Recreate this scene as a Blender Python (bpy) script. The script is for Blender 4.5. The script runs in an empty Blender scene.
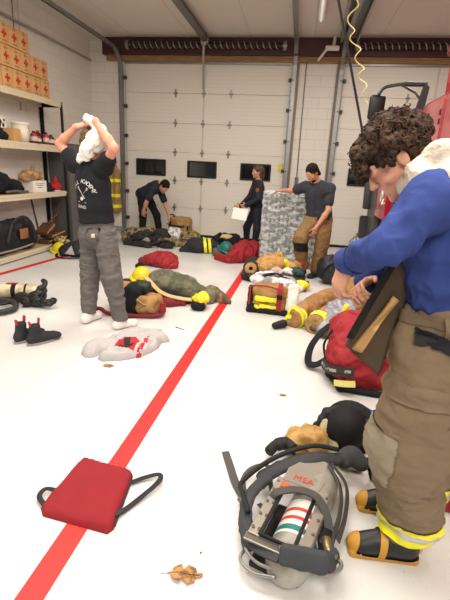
import bpy, bmesh, math, random
import numpy as np
from mathutils import Vector as V, Matrix, Euler
from mathutils.bvhtree import BVHTree
from mathutils.geometry import delaunay_2d_cdt

random.seed(7)
rng = np.random.default_rng(7)
SC = bpy.context.scene
COL = SC.collection
PI = math.pi

# ------------------------------------------------------------------ materials
def srgb(r, g, b):
    f = lambda c: (c / 255.0 / 12.92) if c <= 10 else ((c / 255.0 + 0.055) / 1.055) ** 2.4
    return (f(r), f(g), f(b), 1.0)

_mats = {}
def mat(name, rgb, rough=0.7, metal=0.0, var=0.12, vscale=14.0, bump=0.0, bscale=60.0, coat=0.0, emit=0.0, spec=0.5):
    if name in _mats:
        return _mats[name]
    m = bpy.data.materials.new(name)
    m.use_nodes = True
    nt = m.node_tree
    b = nt.nodes['Principled BSDF']
    c = srgb(*rgb)
    b.inputs['Roughness'].default_value = rough
    b.inputs['Metallic'].default_value = metal
    b.inputs['Coat Weight'].default_value = coat
    b.inputs['Specular IOR Level'].default_value = spec
    tc = nt.nodes.new('ShaderNodeTexCoord')
    n = nt.nodes.new('ShaderNodeTexNoise')
    n.inputs['Scale'].default_value = vscale
    n.inputs['Detail'].default_value = 5
    nt.links.new(tc.outputs['Object'], n.inputs['Vector'])
    mix = nt.nodes.new('ShaderNodeMix'); mix.data_type = 'RGBA'
    mix.inputs['A'].default_value = tuple(max(0, x * (1 - var)) for x in c[:3]) + (1,)
    mix.inputs['B'].default_value = tuple(min(1, x * (1 + var)) for x in c[:3]) + (1,)
    nt.links.new(n.outputs['Fac'], mix.inputs['Factor'])
    nt.links.new(mix.outputs['Result'], b.inputs['Base Color'])
    if bump:
        n2 = nt.nodes.new('ShaderNodeTexNoise')
        n2.inputs['Scale'].default_value = bscale
        n2.inputs['Detail'].default_value = 4
        nt.links.new(tc.outputs['Object'], n2.inputs['Vector'])
        bp = nt.nodes.new('ShaderNodeBump')
        bp.inputs['Strength'].default_value = bump
        bp.inputs['Distance'].default_value = 0.01
        nt.links.new(n2.outputs['Fac'], bp.inputs['Height'])
        nt.links.new(bp.outputs['Normal'], b.inputs['Normal'])
    if emit:
        b.inputs['Emission Color'].default_value = c
        b.inputs['Emission Strength'].default_value = emit
    _mats[name] = m
    return m

def mat_blotch(name, rgb1, rgb2, scale=8.0, edge=(0.45, 0.55), rough=0.8, rgb3=None, aniso=(1, 1, 1), detail=4, spec=0.5):
    """two or three colours in noise patches"""
    if name in _mats:
        return _mats[name]
    m = bpy.data.materials.new(name); m.use_nodes = True
    nt = m.node_tree; b = nt.nodes['Principled BSDF']
    b.inputs['Roughness'].default_value = rough
    b.inputs['Specular IOR Level'].default_value = spec
    tc = nt.nodes.new('ShaderNodeTexCoord')
    mp = nt.nodes.new('ShaderNodeMapping'); mp.inputs['Scale'].default_value = aniso
    nt.links.new(tc.outputs['Object'], mp.inputs['Vector'])
    n = nt.nodes.new('ShaderNodeTexNoise'); n.inputs['Scale'].default_value = scale; n.inputs['Detail'].default_value = detail
    nt.links.new(mp.outputs['Vector'], n.inputs['Vector'])
    r = nt.nodes.new('ShaderNodeValToRGB')
    r.color_ramp.elements[0].position = edge[0]; r.color_ramp.elements[0].color = srgb(*rgb1)
    r.color_ramp.elements[1].position = edge[1]; r.color_ramp.elements[1].color = srgb(*rgb2)
    if rgb3:
        e = r.color_ramp.elements.new(min(0.98, edge[1] + 0.08)); e.color = srgb(*rgb3)
    nt.links.new(n.outputs['Fac'], r.inputs['Fac'])
    nt.links.new(r.outputs['Color'], b.inputs['Base Color'])
    _mats[name] = m
    return m

def mat_brick(name, rgb, mortar, bw, bh, msize, rough, axes='xz', var=0.03, bump=0.3, offset=0.5):
    """rectangular panels or blocks with thin joints, in object space"""
    if name in _mats:
        return _mats[name]
    m = bpy.data.materials.new(name); m.use_nodes = True
    nt = m.node_tree; b = nt.nodes['Principled BSDF']
    b.inputs['Roughness'].default_value = rough
    tc = nt.nodes.new('ShaderNodeTexCoord')
    sp = nt.nodes.new('ShaderNodeSeparateXYZ'); cb = nt.nodes.new('ShaderNodeCombineXYZ')
    nt.links.new(tc.outputs['Object'], sp.inputs[0])
    nt.links.new(sp.outputs[axes[0].upper()], cb.inputs[0]); nt.links.new(sp.outputs[axes[1].upper()], cb.inputs[1])
    br = nt.nodes.new('ShaderNodeTexBrick')
    c = srgb(*rgb)
    br.inputs['Color1'].default_value = tuple(x * (1 - var) for x in c[:3]) + (1,)
    br.inputs['Color2'].default_value = tuple(min(1, x * (1 + var)) for x in c[:3]) + (1,)
    br.inputs['Mortar'].default_value = srgb(*mortar)
    br.inputs['Scale'].default_value = 1.0
    br.inputs['Brick Width'].default_value = bw
    br.inputs['Row Height'].default_value = bh
    br.inputs['Mortar Size'].default_value = msize
    br.offset = offset
    nt.links.new(cb.outputs[0], br.inputs['Vector'])
    nt.links.new(br.outputs['Color'], b.inputs['Base Color'])
    if bump:
        bp = nt.nodes.new('ShaderNodeBump'); bp.inputs['Strength'].default_value = bump; bp.inputs['Distance'].default_value = 0.004
        bp.invert = True
        nt.links.new(br.outputs['Fac'], bp.inputs['Height'])
        nt.links.new(bp.outputs['Normal'], b.inputs['Normal'])
    _mats[name] = m
    return m

def mat_floor():
    m = bpy.data.materials.new('epoxy_floor'); m.use_nodes = True
    nt = m.node_tree; b = nt.nodes['Principled BSDF']
    tc = nt.nodes.new('ShaderNodeTexCoord')
    n = nt.nodes.new('ShaderNodeTexNoise'); n.inputs['Scale'].default_value = 1.3; n.inputs['Detail'].default_value = 6
    nt.links.new(tc.outputs['Object'], n.inputs['Vector'])
    r = nt.nodes.new('ShaderNodeValToRGB')
    r.color_ramp.elements[0].position = 0.3; r.color_ramp.elements[0].color = srgb(205, 205, 203)
    r.color_ramp.elements[1].position = 0.7; r.color_ramp.elements[1].color = srgb(222, 221, 218)
    nt.links.new(n.outputs['Fac'], r.inputs['Fac'])
    n3 = nt.nodes.new('ShaderNodeTexNoise'); n3.inputs['Scale'].default_value = 38; n3.inputs['Detail'].default_value = 3
    nt.links.new(tc.outputs['Object'], n3.inputs['Vector'])
    r3 = nt.nodes.new('ShaderNodeValToRGB')
    r3.color_ramp.elements[0].position = 0.24; r3.color_ramp.elements[0].color = srgb(165, 158, 148)
    r3.color_ramp.elements[1].position = 0.32; r3.color_ramp.elements[1].color = (1, 1, 1, 1)
    nt.links.new(n3.outputs['Fac'], r3.inputs['Fac'])
    mx = nt.nodes.new('ShaderNodeMix'); mx.data_type = 'RGBA'; mx.blend_type = 'MULTIPLY'; mx.inputs['Factor'].default_value = 0.5
    nt.links.new(r.outputs['Color'], mx.inputs['A']); nt.links.new(r3.outputs['Color'], mx.inputs['B'])
    nt.links.new(mx.outputs['Result'], b.inputs['Base Color'])
    b.inputs['Roughness'].default_value = 0.3
    n2 = nt.nodes.new('ShaderNodeTexNoise'); n2.inputs['Scale'].default_value = 7; n2.inputs['Detail'].default_value = 3
    nt.links.new(tc.outputs['Object'], n2.inputs['Vector'])
    bp = nt.nodes.new('ShaderNodeBump'); bp.inputs['Strength'].default_value = 0.05; bp.inputs['Distance'].default_value = 0.02
    nt.links.new(n2.outputs['Fac'], bp.inputs['Height']); nt.links.new(bp.outputs['Normal'], b.inputs['Normal'])
    return m

# ------------------------------------------------------------------ objects
def tag(o, label=None, cat=None, group=None, kind=None):
    if label: o['label'] = label
    if cat: o['category'] = cat
    if group: o['group'] = group
    if kind: o['kind'] = kind
    return o

def empty(name, loc=(0, 0, 0), rz=0.0, label=None, cat=None, group=None):
    o = bpy.data.objects.new(name, None)
    o.empty_display_size = 0.1
    COL.objects.link(o)
    o.location = loc
    o.rotation_euler = (0, 0, rz)
    return tag(o, label, cat, group)

def wm(o):
    """world matrix from location / rotation of the chain (without waiting for the depsgraph)"""
    m = o.matrix_basis.copy()
    p = o.parent
    while p is not None:
        m = p.matrix_basis @ m
        p = p.parent
    return m

def obj(name, bm, material, parent=None, smooth=False, world=False, label=None):
    """link a bmesh as ONE mesh object. world=True: the coordinates are world coordinates even under a parent"""
    me = bpy.data.meshes.new(name)
    if smooth:
        for f in bm.faces: f.smooth = True
    bm.normal_update()
    bm.to_mesh(me); bm.free()
    for mm in (material if isinstance(material, (list, tuple)) else [material]):
        me.materials.append(mm)
    o = bpy.data.objects.new(name, me)
    COL.objects.link(o)
    if parent is not None:
        o.parent = parent
        if world:
            me.transform(wm(parent).inverted())
    if label: o['label'] = label
    return o

def copy_tree(o, parent=None):
    c = o.copy(); COL.objects.link(c)
    if parent is not None: c.parent = parent
    for ch in [x for x in bpy.data.objects if x.parent == o]:
        copy_tree(ch, c)
    return c

def rotm(rx=0, ry=0, rz=0):
    return Euler((rx, ry, rz)).to_matrix()

def B(): return bmesh.new()

def box(bm, c, s, rot=None, bevel=0.0, mi=0):
    """box of full size s centred at c"""
    r = bmesh.ops.create_cube(bm, size=1.0)
    vs = r['verts']
    M = Matrix.Translation(V(c)) @ ((rot.to_4x4()) if rot else Matrix.Identity(4)) @ Matrix.Diagonal((s[0], s[1], s[2], 1))
    bmesh.ops.transform(bm, matrix=M, verts=vs)
    fs = set(f for v in vs for f in v.link_faces)
    for f in fs: f.material_index = mi
    if bevel:
        es = set(e for v in vs for e in v.link_edges)
        bmesh.ops.bevel(bm, geom=list(es), offset=bevel, segments=2, profile=0.5, affect='EDGES')
    return bm

def frame_of(t, up=None):
    t = t.normalized()
    a = up if up is not None else (V((0, 0, 1)) if abs(t.z) < 0.9 else V((1, 0, 0)))
    n = (a - t * a.dot(t))
    if n.length < 1e-6:
        a = V((1, 0, 0)); n = a - t * a.dot(t)
    n.normalize()
    return n, t.cross(n)

def tube(bm, pts, rad, seg=8, caps=True, closed=False):
    """round tube along pts; rad number or list"""
    pts = [V(p) for p in pts]
    n = len(pts)
    rads = rad if isinstance(rad, (list, tuple)) else [rad] * n
    rings = []
    prev = None
    for i in range(n):
        if closed: t = pts[(i + 1) % n] - pts[i - 1]
        elif i == 0: t = pts[1] - pts[0]
        elif i == n - 1: t = pts[-1] - pts[-2]
        else: t = pts[i + 1] - pts[i - 1]
        if t.length < 1e-9: t = V((0, 0, 1))
        t.normalize()
        if prev is None: a, b = frame_of(t)
        else:
            a = prev - t * prev.dot(t)
            if a.length < 1e-6: a, _ = frame_of(t)
            a.normalize(); b = t.cross(a)
        prev = a
        rings.append([bm.verts.new(pts[i] + (a * math.cos(2 * PI * k / seg) + b * math.sin(2 * PI * k / seg)) * rads[i]) for k in range(seg)])
    m = n if closed else n - 1
    for i in range(m):
        r0, r1 = rings[i], rings[(i + 1) % n]
        for k in range(seg):
            bm.faces.new((r0[k], r0[(k + 1) % seg], r1[(k + 1) % seg], r1[k]))
    if caps and not closed:
        bm.faces.new(rings[0][::-1]); bm.faces.new(rings[-1])
    return bm

def strap(bm, pts, width, thick=0.004, ups=None, side=None):
    """flat webbing along pts. side: the direction across the strap (or list)"""
    pts = [V(p) for p in pts]; n = len(pts)
    rings = []
    for i in range(n):
        t = pts[min(i + 1, n - 1)] - pts[max(i - 1, 0)]
        t.normalize()
        if side is not None:
            s = V(side[i] if isinstance(side[0], (list, tuple, V)) else side)
            s = s - t * s.dot(t)
            if s.length < 1e-5: s = frame_of(t)[1]
            s.normalize(); u = s.cross(t)
        else:
            up = V((0, 0, 1)) if ups is None else V(ups)
            u, s = frame_of(t, up)
        w = width[i] if isinstance(width, (list, tuple)) else width
        p = pts[i]
        rings.append([bm.verts.new(p + s * w / 2 + u * thick / 2), bm.verts.new(p - s * w / 2 + u * thick / 2),
                      bm.verts.new(p - s * w / 2 - u * thick / 2), bm.verts.new(p + s * w / 2 - u * thick / 2)])
    for i in range(n - 1):
        for k in range(4):
            bm.faces.new((rings[i][k], rings[i][(k + 1) % 4], rings[i + 1][(k + 1) % 4], rings[i + 1][k]))
    bm.faces.new(rings[0][::-1]); bm.faces.new(rings[-1])
    bmesh.ops.recalc_face_normals(bm, faces=bm.faces[:])
    return bm

def spline(pts, n=8):
    """Catmull-Rom through pts"""
    P = [V(p) for p in pts]
    P = [P[0] * 2 - P[1]] + P + [P[-1] * 2 - P[-2]]
    out = []
    for i in range(1, len(P) - 2):
        p0, p1, p2, p3 = P[i - 1:i + 3]
        for k in range(n):
            t = k / n
            out.append(0.5 * ((2 * p1) + (p2 - p0) * t + (2 * p0 - 5 * p1 + 4 * p2 - p3) * t * t + (3 * p1 - p0 - 3 * p2 + p3) * t ** 3))
    out.append(P[-2])
    return out

def lathe(bm, prof, seg=24, M=None, close=True):
    """prof: list of (r, z)"""
    rings = []
    for r, z in prof:
        if r < 1e-5: rings.append([bm.verts.new((0, 0, z))])
        else: rings.append([bm.verts.new((r * math.cos(2 * PI * k / seg), r * math.sin(2 * PI * k / seg), z)) for k in range(seg)])
    new = [v for r in rings for v in r]
    for a, b in zip(rings, rings[1:]):
        for k in range(seg):
            k2 = (k + 1) % seg
            if len(a) == 1 and len(b) == 1: continue
            if len(a) == 1: bm.faces.new((a[0], b[k2], b[k]))
            elif len(b) == 1: bm.faces.new((a[k], a[k2], b[0]))
            else: bm.faces.new((a[k], a[k2], b[k2], b[k]))
    if M is not None: bmesh.ops.transform(bm, matrix=M, verts=new)
    bmesh.ops.recalc_face_normals(bm, faces=bm.faces[:])
    return bm

def prism(bm, poly, h, M=None, mi=0):
    """extrude a 2D polygon from z=0 to z=h then transform"""
    a = [bm.verts.new((x, y, 0)) for x, y in poly]
    b = [bm.verts.new((x, y, h)) for x, y in poly]
    fs = [bm.faces.new(a[::-1]), bm.faces.new(b)]
    n = len(poly)
    for i in range(n):
        fs.append(bm.faces.new((a[i], a[(i + 1) % n], b[(i + 1) % n], b[i])))
    for f in fs: f.material_index = mi
    if M is not None: bmesh.ops.transform(bm, matrix=M, verts=a + b)
    bmesh.ops.recalc_face_normals(bm, faces=fs)
    return bm

def vnoise(P):
    """value noise in 0..1 for an (n,3) array"""
    i = np.floor(P); f = P - i; u = f * f * (3 - 2 * f)
    out = np.zeros(len(P))
    for dx in (0, 1):
        for dy in (0, 1):
            for dz in (0, 1):
                q = (i + np.array([dx, dy, dz])) % 289.0
                h = np.sin(q[:, 0] * 127.1 + q[:, 1] * 311.7 + q[:, 2] * 74.7) * 43758.5453
                h = h - np.floor(h)
                w = (u[:, 0] if dx else 1 - u[:, 0]) * (u[:, 1] if dy else 1 - u[:, 1]) * (u[:, 2] if dz else 1 - u[:, 2])
                out += w * h
    return out

# ------------------------------------------------------------------ smooth solids from distance fields
def _a(p): return np.array(p, dtype=np.float64)

def cap(p0, r0, p1, r1, k=0.02, sub=False):
    p0 = _a(p0); p1 = _a(p1); R = max(r0, r1)
    def fn(P):
        d = p1 - p0; L = d.dot(d) + 1e-12
        t = np.clip(((P - p0) @ d) / L, 0, 1)
        q = P - p0 - t[:, None] * d
        return np.sqrt((q * q).sum(1)) - (r0 + (r1 - r0) * t)
    return dict(lo=np.minimum(p0, p1) - R, hi=np.maximum(p0, p1) + R, fn=fn, k=k, sub=sub)

def ell(c, r, rot=None, k=0.02, sub=False):
    c = _a(c); r = _a(r)
    M = np.array(rot) if rot is not None else np.eye(3)   # columns: local axes in world
    ext = np.sqrt(((M * r) ** 2).sum(1))
    def fn(P):
        q = (P - c) @ M
        k0 = np.sqrt(((q / r) ** 2).sum(1)); k1 = np.sqrt(((q / (r * r)) ** 2).sum(1)) + 1e-9
        return np.where(k0 < 1e-4, -r.min(), k0 * (k0 - 1) / k1)
    return dict(lo=c - ext, hi=c + ext, fn=fn, k=k, sub=sub)

def rbox(c, h, r=0.01, rot=None, k=0.02, sub=False):
    """rounded box with half sizes h"""
    c = _a(c); h = _a(h)
    M = np.array(rot) if rot is not None else np.eye(3)
    ext = (np.abs(M) * h).sum(1)
    def fn(P):
        q = np.abs((P - c) @ M) - (h - r)
        return np.sqrt((np.maximum(q, 0) ** 2).sum(1)) + np.minimum(q.max(1), 0) - r
    return dict(lo=c - ext, hi=c + ext, fn=fn, k=k, sub=sub)

def chain(pts, rads, k=0.02):
    return [cap(pts[i], rads[i], pts[i + 1], rads[i + 1], k) for i in range(len(pts) - 1)]

def flatcap(p0, p1, w0, w1, t, nrm, k=0.02):
    """a flat limb: width w, thickness t, thin along nrm (strips of cloth, sleeves lying flat)"""
    p0 = _a(p0); p1 = _a(p1); n = _a(nrm) / np.linalg.norm(nrm); R = max(w0, w1)
    S = R / t
    def fn(P):
        d = p1 - p0; L = d.dot(d) + 1e-12
        tt = np.clip(((P - p0) @ d) / L, 0, 1)
        q = P - p0 - tt[:, None] * d
        a = q @ n
        q2 = q - a[:, None] * n
        w = (w0 + (w1 - w0) * tt)
        k0 = np.sqrt((q2 * q2).sum(1) / (w * w) + (a / t) ** 2)
        k1 = np.sqrt((q2 * q2).sum(1) / (w ** 4) + (a / (t * t)) ** 2) + 1e-9
        return np.where(k0 < 1e-4, -t, k0 * (k0 - 1) / k1)
    return dict(lo=np.minimum(p0, p1) - R, hi=np.maximum(p0, p1) + R, fn=fn, k=k, sub=False)

def cut(c, n):
    return dict(plane=(_a(c), _a(n) / np.linalg.norm(n)))

def sdf_arrays(prims, vox, smooth=2, wr=None, floor=None):
    solid = [p for p in prims if 'plane' not in p]
    lo = np.min([p['lo'] for p in solid if not p['sub']], 0) - 4 * vox - 0.02
    hi = np.max([p['hi'] for p in solid if not p['sub']], 0) + 4 * vox + 0.02
    n = np.ceil((hi - lo) / vox).astype(int) + 1
    D = np.full(n, 0.5, dtype=np.float32)
    ax = [lo[i] + np.arange(n[i]) * vox for i in range(3)]
    for p in prims:
        if 'plane' in p:
            c, nn = p['plane']
            pl = ((ax[0] - c[0]) * nn[0])[:, None, None] + ((ax[1] - c[1]) * nn[1])[None, :, None] + ((ax[2] - c[2]) * nn[2])[None, None, :]
            D = np.maximum(D, pl).astype(np.float32)
            continue
        mg = p['k'] + 3 * vox
        a = np.maximum(np.floor((p['lo'] - mg - lo) / vox).astype(int), 0)
        b = np.minimum(np.ceil((p['hi'] + mg - lo) / vox).astype(int) + 1, n)
        if (b <= a).any(): continue
        g = np.stack(np.meshgrid(ax[0][a[0]:b[0]], ax[1][a[1]:b[1]], ax[2][a[2]:b[2]], indexing='ij'), -1)
        d = p['fn'](g.reshape(-1, 3)).reshape(g.shape[:3])
        W = D[a[0]:b[0], a[1]:b[1], a[2]:b[2]]
        k = max(p['k'], 1e-5)
        if p['sub']:
            h = np.clip(0.5 - 0.5 * (W + d) / k, 0, 1)
            W[...] = W * (1 - h) + (-d) * h + k * h * (1 - h)
        else:
            h = np.clip(0.5 + 0.5 * (W - d) / k, 0, 1)
            W[...] = W * (1 - h) + d * h - k * h * (1 - h)
    S = D < 0
    c = [slice(0, -1), slice(1, None)]
    cnt = np.zeros(tuple(n - 1), dtype=np.int8)
    for i in (0, 1):
        for j in (0, 1):
            for l in (0, 1):
                cnt += S[c[i], c[j], c[l]]
    act = (cnt > 0) & (cnt < 8)
    I = np.argwhere(act)
    idx = np.full(act.shape, -1, dtype=np.int32); idx[act] = np.arange(len(I))
    pos = np.zeros((len(I), 3)); num = np.zeros(len(I))
    val = {}
    for i in (0, 1):
        for j in (0, 1):
            for l in (0, 1):
                val[(i, j, l)] = D[I[:, 0] + i, I[:, 1] + j, I[:, 2] + l].astype(np.float64)
    for axis in range(3):
        o = [x for x in range(3) if x != axis]
        for u in (0, 1):
            for w in (0, 1):
                ca = [0, 0, 0]; ca[o[0]] = u; ca[o[1]] = w
                cb = list(ca); cb[axis] = 1
                da, db = val[tuple(ca)], val[tuple(cb)]
                cr = (da < 0) != (db < 0)
                t = np.where(cr, da / np.where(cr, da - db, 1), 0)
                pt = np.tile(_a(ca), (len(I), 1)); pt[:, axis] = t
                pos += pt * cr[:, None]; num += cr
    verts = lo + (I + pos / np.maximum(num, 1)[:, None]) * vox
    quads = []
    for axis in range(3):
        o = [(1, 2), (2, 0), (0, 1)][axis]
        sl0 = [slice(None)] * 3; sl1 = [slice(None)] * 3
        sl0[axis] = slice(0, -1); sl1[axis] = slice(1, None)
        cr = S[tuple(sl0)] != S[tuple(sl1)]
        E = np.argwhere(cr)
        ok = (E[:, o[0]] > 0) & (E[:, o[1]] > 0) & (E[:, o[0]] < n[o[0]] - 1) & (E[:, o[1]] < n[o[1]] - 1)
        E = E[ok]
        if not len(E): continue
        def cell(du, dv):
            q = E.copy(); q[:, o[0]] += du; q[:, o[1]] += dv
            return idx[q[:, 0], q[:, 1], q[:, 2]]
        q = np.stack([cell(-1, -1), cell(0, -1), cell(0, 0), cell(-1, 0)], 1)
        ins = S[E[:, 0], E[:, 1], E[:, 2]]
        q[~ins] = q[~ins][:, ::-1]
        quads.append(q)
    F = np.concatenate(quads)
    F = F[(F >= 0).all(1)]
    # Laplacian smoothing
    e = np.concatenate([F[:, [0, 1]], F[:, [1, 2]], F[:, [2, 3]], F[:, [3, 0]]])
    deg = np.maximum(np.bincount(e.ravel(), minlength=len(verts)), 1)
    def lap(X):
        s = np.stack([np.bincount(e[:, 0], X[e[:, 1], a], len(X)) + np.bincount(e[:, 1], X[e[:, 0], a], len(X)) for a in range(3)], 1)
        return s / deg[:, None]
    for _ in range(smooth):
        verts = verts * 0.5 + lap(verts) * 0.5
    if wr:
        for (amp, freq, off) in wr:
            fn = np.cross(verts[F[:, 2]] - verts[F[:, 0]], verts[F[:, 3]] - verts[F[:, 1]])
            N = np.zeros_like(verts)
            for kq in range(4):
                for a in range(3):
                    N[:, a] += np.bincount(F[:, kq], fn[:, a], len(verts))
            N /= np.linalg.norm(N, axis=1)[:, None] + 1e-12
            P = verts * _a(freq) + off
            w = vnoise(P + 0.9 * vnoise(P * 0.7 + 11)[:, None])
            rid = 1 - np.abs(2 * w - 1) * 2
            verts = verts + N * (amp * rid)[:, None]
    if floor is not None:
        verts[:, 2] = np.maximum(verts[:, 2], floor)
    return verts, F

def solid(name, prims, vox, material, parent=None, smooth=2, wr=None, floor=None, label=None):
    """world-space prims -> one smooth mesh object under parent"""
    v, f = sdf_arrays(prims, vox, smooth, wr, floor)
    me = bpy.data.meshes.new(name)
    me.from_pydata(v.tolist(), [], f.tolist())
    me.polygons.foreach_set('use_smooth', [True] * len(me.polygons))
    me.update()
    for mm in (material if isinstance(material, (list, tuple)) else [material]):
        me.materials.append(mm)
    o = bpy.data.objects.new(name, me); COL.objects.link(o)
    if parent is not None:
        o.parent = parent
        me.transform(wm(parent).inverted())
    if label: o['label'] = label
    return o

def band(src, name, p, axis, t0, t1, off, material, parent, test=None, label=None):
    """a strip sewn on src: the part of its surface between two planes, lifted by off. World coordinates."""
    bm = B(); bm.from_mesh(src.data)
    M = wm(src); bmesh.ops.transform(bm, matrix=M, verts=bm.verts[:])
    p = V(p); ax = V(axis).normalized()
    g = lambda: bm.verts[:] + bm.edges[:] + bm.faces[:]
    bmesh.ops.bisect_plane(bm, geom=g(), plane_co=p + ax * t0, plane_no=-ax, clear_outer=True)
    bmesh.ops.bisect_plane(bm, geom=g(), plane_co=p + ax * t1, plane_no=ax, clear_outer=True)
    if test:
        bad = [f for f in bm.faces if not test(f.calc_center_median())]
        bmesh.ops.delete(bm, geom=bad, context='FACES')
    bm.normal_update()
    for v in bm.verts: v.co += v.normal * off
    for f in bm.faces: f.material_index = 0
    if not bm.faces:
        bm.free(); return None
    return obj(name, bm, material, parent, smooth=True, world=True, label=label)

def patch(bm, outline, h=0.02, edge=0.06, res=0.02, wr=0.006, wf=14.0, seed=0, z0=0.003, prof=0.5, bias=None):
    """a limp cloth lying on the floor: closed solid with the given outline (world xy), rising to h inside"""
    out = []
    n = len(outline)
    for i in range(n):
        a = V((*outline[i], 0)); b = V((*outline[(i + 1) % n], 0))
        m = max(1, int((b - a).length / res))
        for k in range(m): out.append(a.lerp(b, k / m).to_2d())
    def inside(x, y):
        c = False; j = len(out) - 1
        for i in range(len(out)):
            if (out[i].y > y) != (out[j].y > y) and x < (out[j].x - out[i].x) * (y - out[i].y) / (out[j].y - out[i].y) + out[i].x:
                c = not c
            j = i
        return c
    O = np.array([(p.x, p.y) for p in out])
    def dist(x, y): return float(np.sqrt(((O - (x, y)) ** 2).sum(1)).min())
    pts = list(out)
    x0, y0 = O.min(0); x1, y1 = O.max(0)
    rr = random.Random(seed)
    x = x0
    row = 0
    while x < x1:
        y = y0 + (res / 2 if row % 2 else 0)
        while y < y1:
            if inside(x, y) and dist(x, y) > res * 0.6: pts.append(V((x, y)))
            y += res
        x += res * 0.87; row += 1
    m = len(out)
    r = delaunay_2d_cdt(pts, [(i, (i + 1) % m) for i in range(m)], [list(range(m))], 1, 1e-6)
    vs, fs = r[0], r[2]
    P = np.array([(v.x, v.y, seed * 3.1) for v in vs])
    w = vnoise(P * wf + 0.8 * vnoise(P * wf * 0.6 + 5)[:, None]); rid = 1 - np.abs(2 * w - 1) * 2
    w2 = vnoise(P * wf * 0.45 + 31)
    top = []
    for i, v in enumerate(vs):
        d = dist(v.x, v.y); e = min(1, d / edge)
        z = z0 + 0.004 * min(1, d / 0.01) + (h * (1 - (1 - e) ** 2) ** prof) * (0.55 + 0.9 * w2[i] * 0.5) + wr * rid[i] * e
        if bias: z += bias(v.x, v.y) * e
        top.append(bm.verts.new((v.x, v.y, max(z, z0 + 0.001))))
    bot = [bm.verts.new((v.x, v.y, z0 - 0.001)) for v in vs]
    cntE = {}
    for f in fs:
        bm.faces.new([top[i] for i in f]); bm.faces.new([bot[i] for i in f][::-1])
        for a, b in zip(f, list(f[1:]) + [f[0]]):
            cntE[(a, b)] = 1
    for (a, b) in cntE:
        if (b, a) not in cntE:
            bm.faces.new((top[b], top[a], bot[a], bot[b]))
    bmesh.ops.recalc_face_normals(bm, faces=bm.faces[:])
    return bm

def text_bm(s, size, depth=0.0, align='CENTER'):
    cu = bpy.data.curves.new('lettering', 'FONT')
    cu.body = s; cu.size = size; cu.extrude = depth; cu.align_x = align; cu.align_y = 'CENTER'
    cu.resolution_u = 2
    t = bpy.data.objects.new('lettering', cu); COL.objects.link(t)
    dg = bpy.context.evaluated_depsgraph_get(); dg.update()
    me = bpy.data.meshes.new_from_object(t.evaluated_get(dg))
    bm = B(); bm.from_mesh(me)
    bpy.data.objects.remove(t); bpy.data.curves.remove(cu); bpy.data.meshes.remove(me)
    return bm

def bvh_of(o):
    M = wm(o)
    return BVHTree.FromPolygons([M @ v.co for v in o.data.vertices], [tuple(p.vertices) for p in o.data.polygons])

def drape(bm, tree, M, direction, off=0.002, back=0.6):
    """press flat lettering (in M's plane) onto a surface along direction"""
    d = V(direction).normalized()
    for v in bm.verts:
        p = M @ v.co
        h = tree.ray_cast(p - d * back, d)
        v.co = (h[0] - d * off) if h[0] is not None else p
    return bm

def cross_frame(origin, xdir, normal):
    """matrix whose local x runs along xdir and local z along normal"""
    z = V(normal).normalized(); x = V(xdir); x = (x - z * x.dot(z)).normalized(); y = z.cross(x)
    m = Matrix((x, y, z)).transposed().to_4x4(); m.translation = V(origin)
    return m
# ================================================================== camera, light
f_px = 425.0
R_ = Matrix(((0.9841448521956092, 0.17092635727099004, 0.04736127412720738),
             (0.09526146490236981, -0.28413732117774965, -0.9540394310606806),
             (-0.14961337908602018, 0.9434246992229969, -0.29591497713779313)))   # world -> camera (x right, y down, z forward)
flip = Matrix(((1, 0, 0), (0, -1, 0), (0, 0, -1)))
cam_d = bpy.data.cameras.new('camera'); cam = bpy.data.objects.new('camera', cam_d); COL.objects.link(cam)
cam_d.sensor_fit = 'VERTICAL'; cam_d.sensor_height = 24.0; cam_d.lens = 24.0 * f_px / 600.0
cam_d.clip_start = 0.05
Mc = (flip @ R_).inverted().to_4x4(); Mc.translation = (0, 0, 1.55)
cam.matrix_world = Mc
SC.camera = cam
SC.view_settings.view_transform = 'Standard'
SC.view_settings.look = 'None'
SC.view_settings.exposure = 0.0

w = bpy.data.worlds.new('world'); SC.world = w; w.use_nodes = True
w.node_tree.nodes['Background'].inputs[0].default_value = (1.0, 0.95, 0.9, 1)
w.node_tree.nodes['Background'].inputs[1].default_value = 0.22

def area(name, loc, sx, sy, power, col=(1, 0.93, 0.84), rot=(0, 0, 0)):
    l = bpy.data.lights.new(name, 'AREA'); l.shape = 'RECTANGLE'; l.size = sx; l.size_y = sy
    l.energy = power; l.color = col
    o = bpy.data.objects.new(name, l); COL.objects.link(o); o.location = loc; o.rotation_euler = rot
    return o
area('ceiling_lamp_near', (0.3, 1.6, 3.85), 2.6, 1.2, 150)
area('ceiling_lamp_near_left', (-2.4, 2.6, 3.85), 1.2, 2.4, 85)
area('ceiling_lamp_middle', (-1.3, 5.4, 3.85), 1.6, 2.4, 112)
area('ceiling_lamp_bay', (1.6, 6.8, 3.85), 0.6, 2.4, 66)
area('ceiling_lamp_back', (0.6, -1.5, 3.6), 2.5, 1.5, 165, rot=(0.35, 0, 0))

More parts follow.
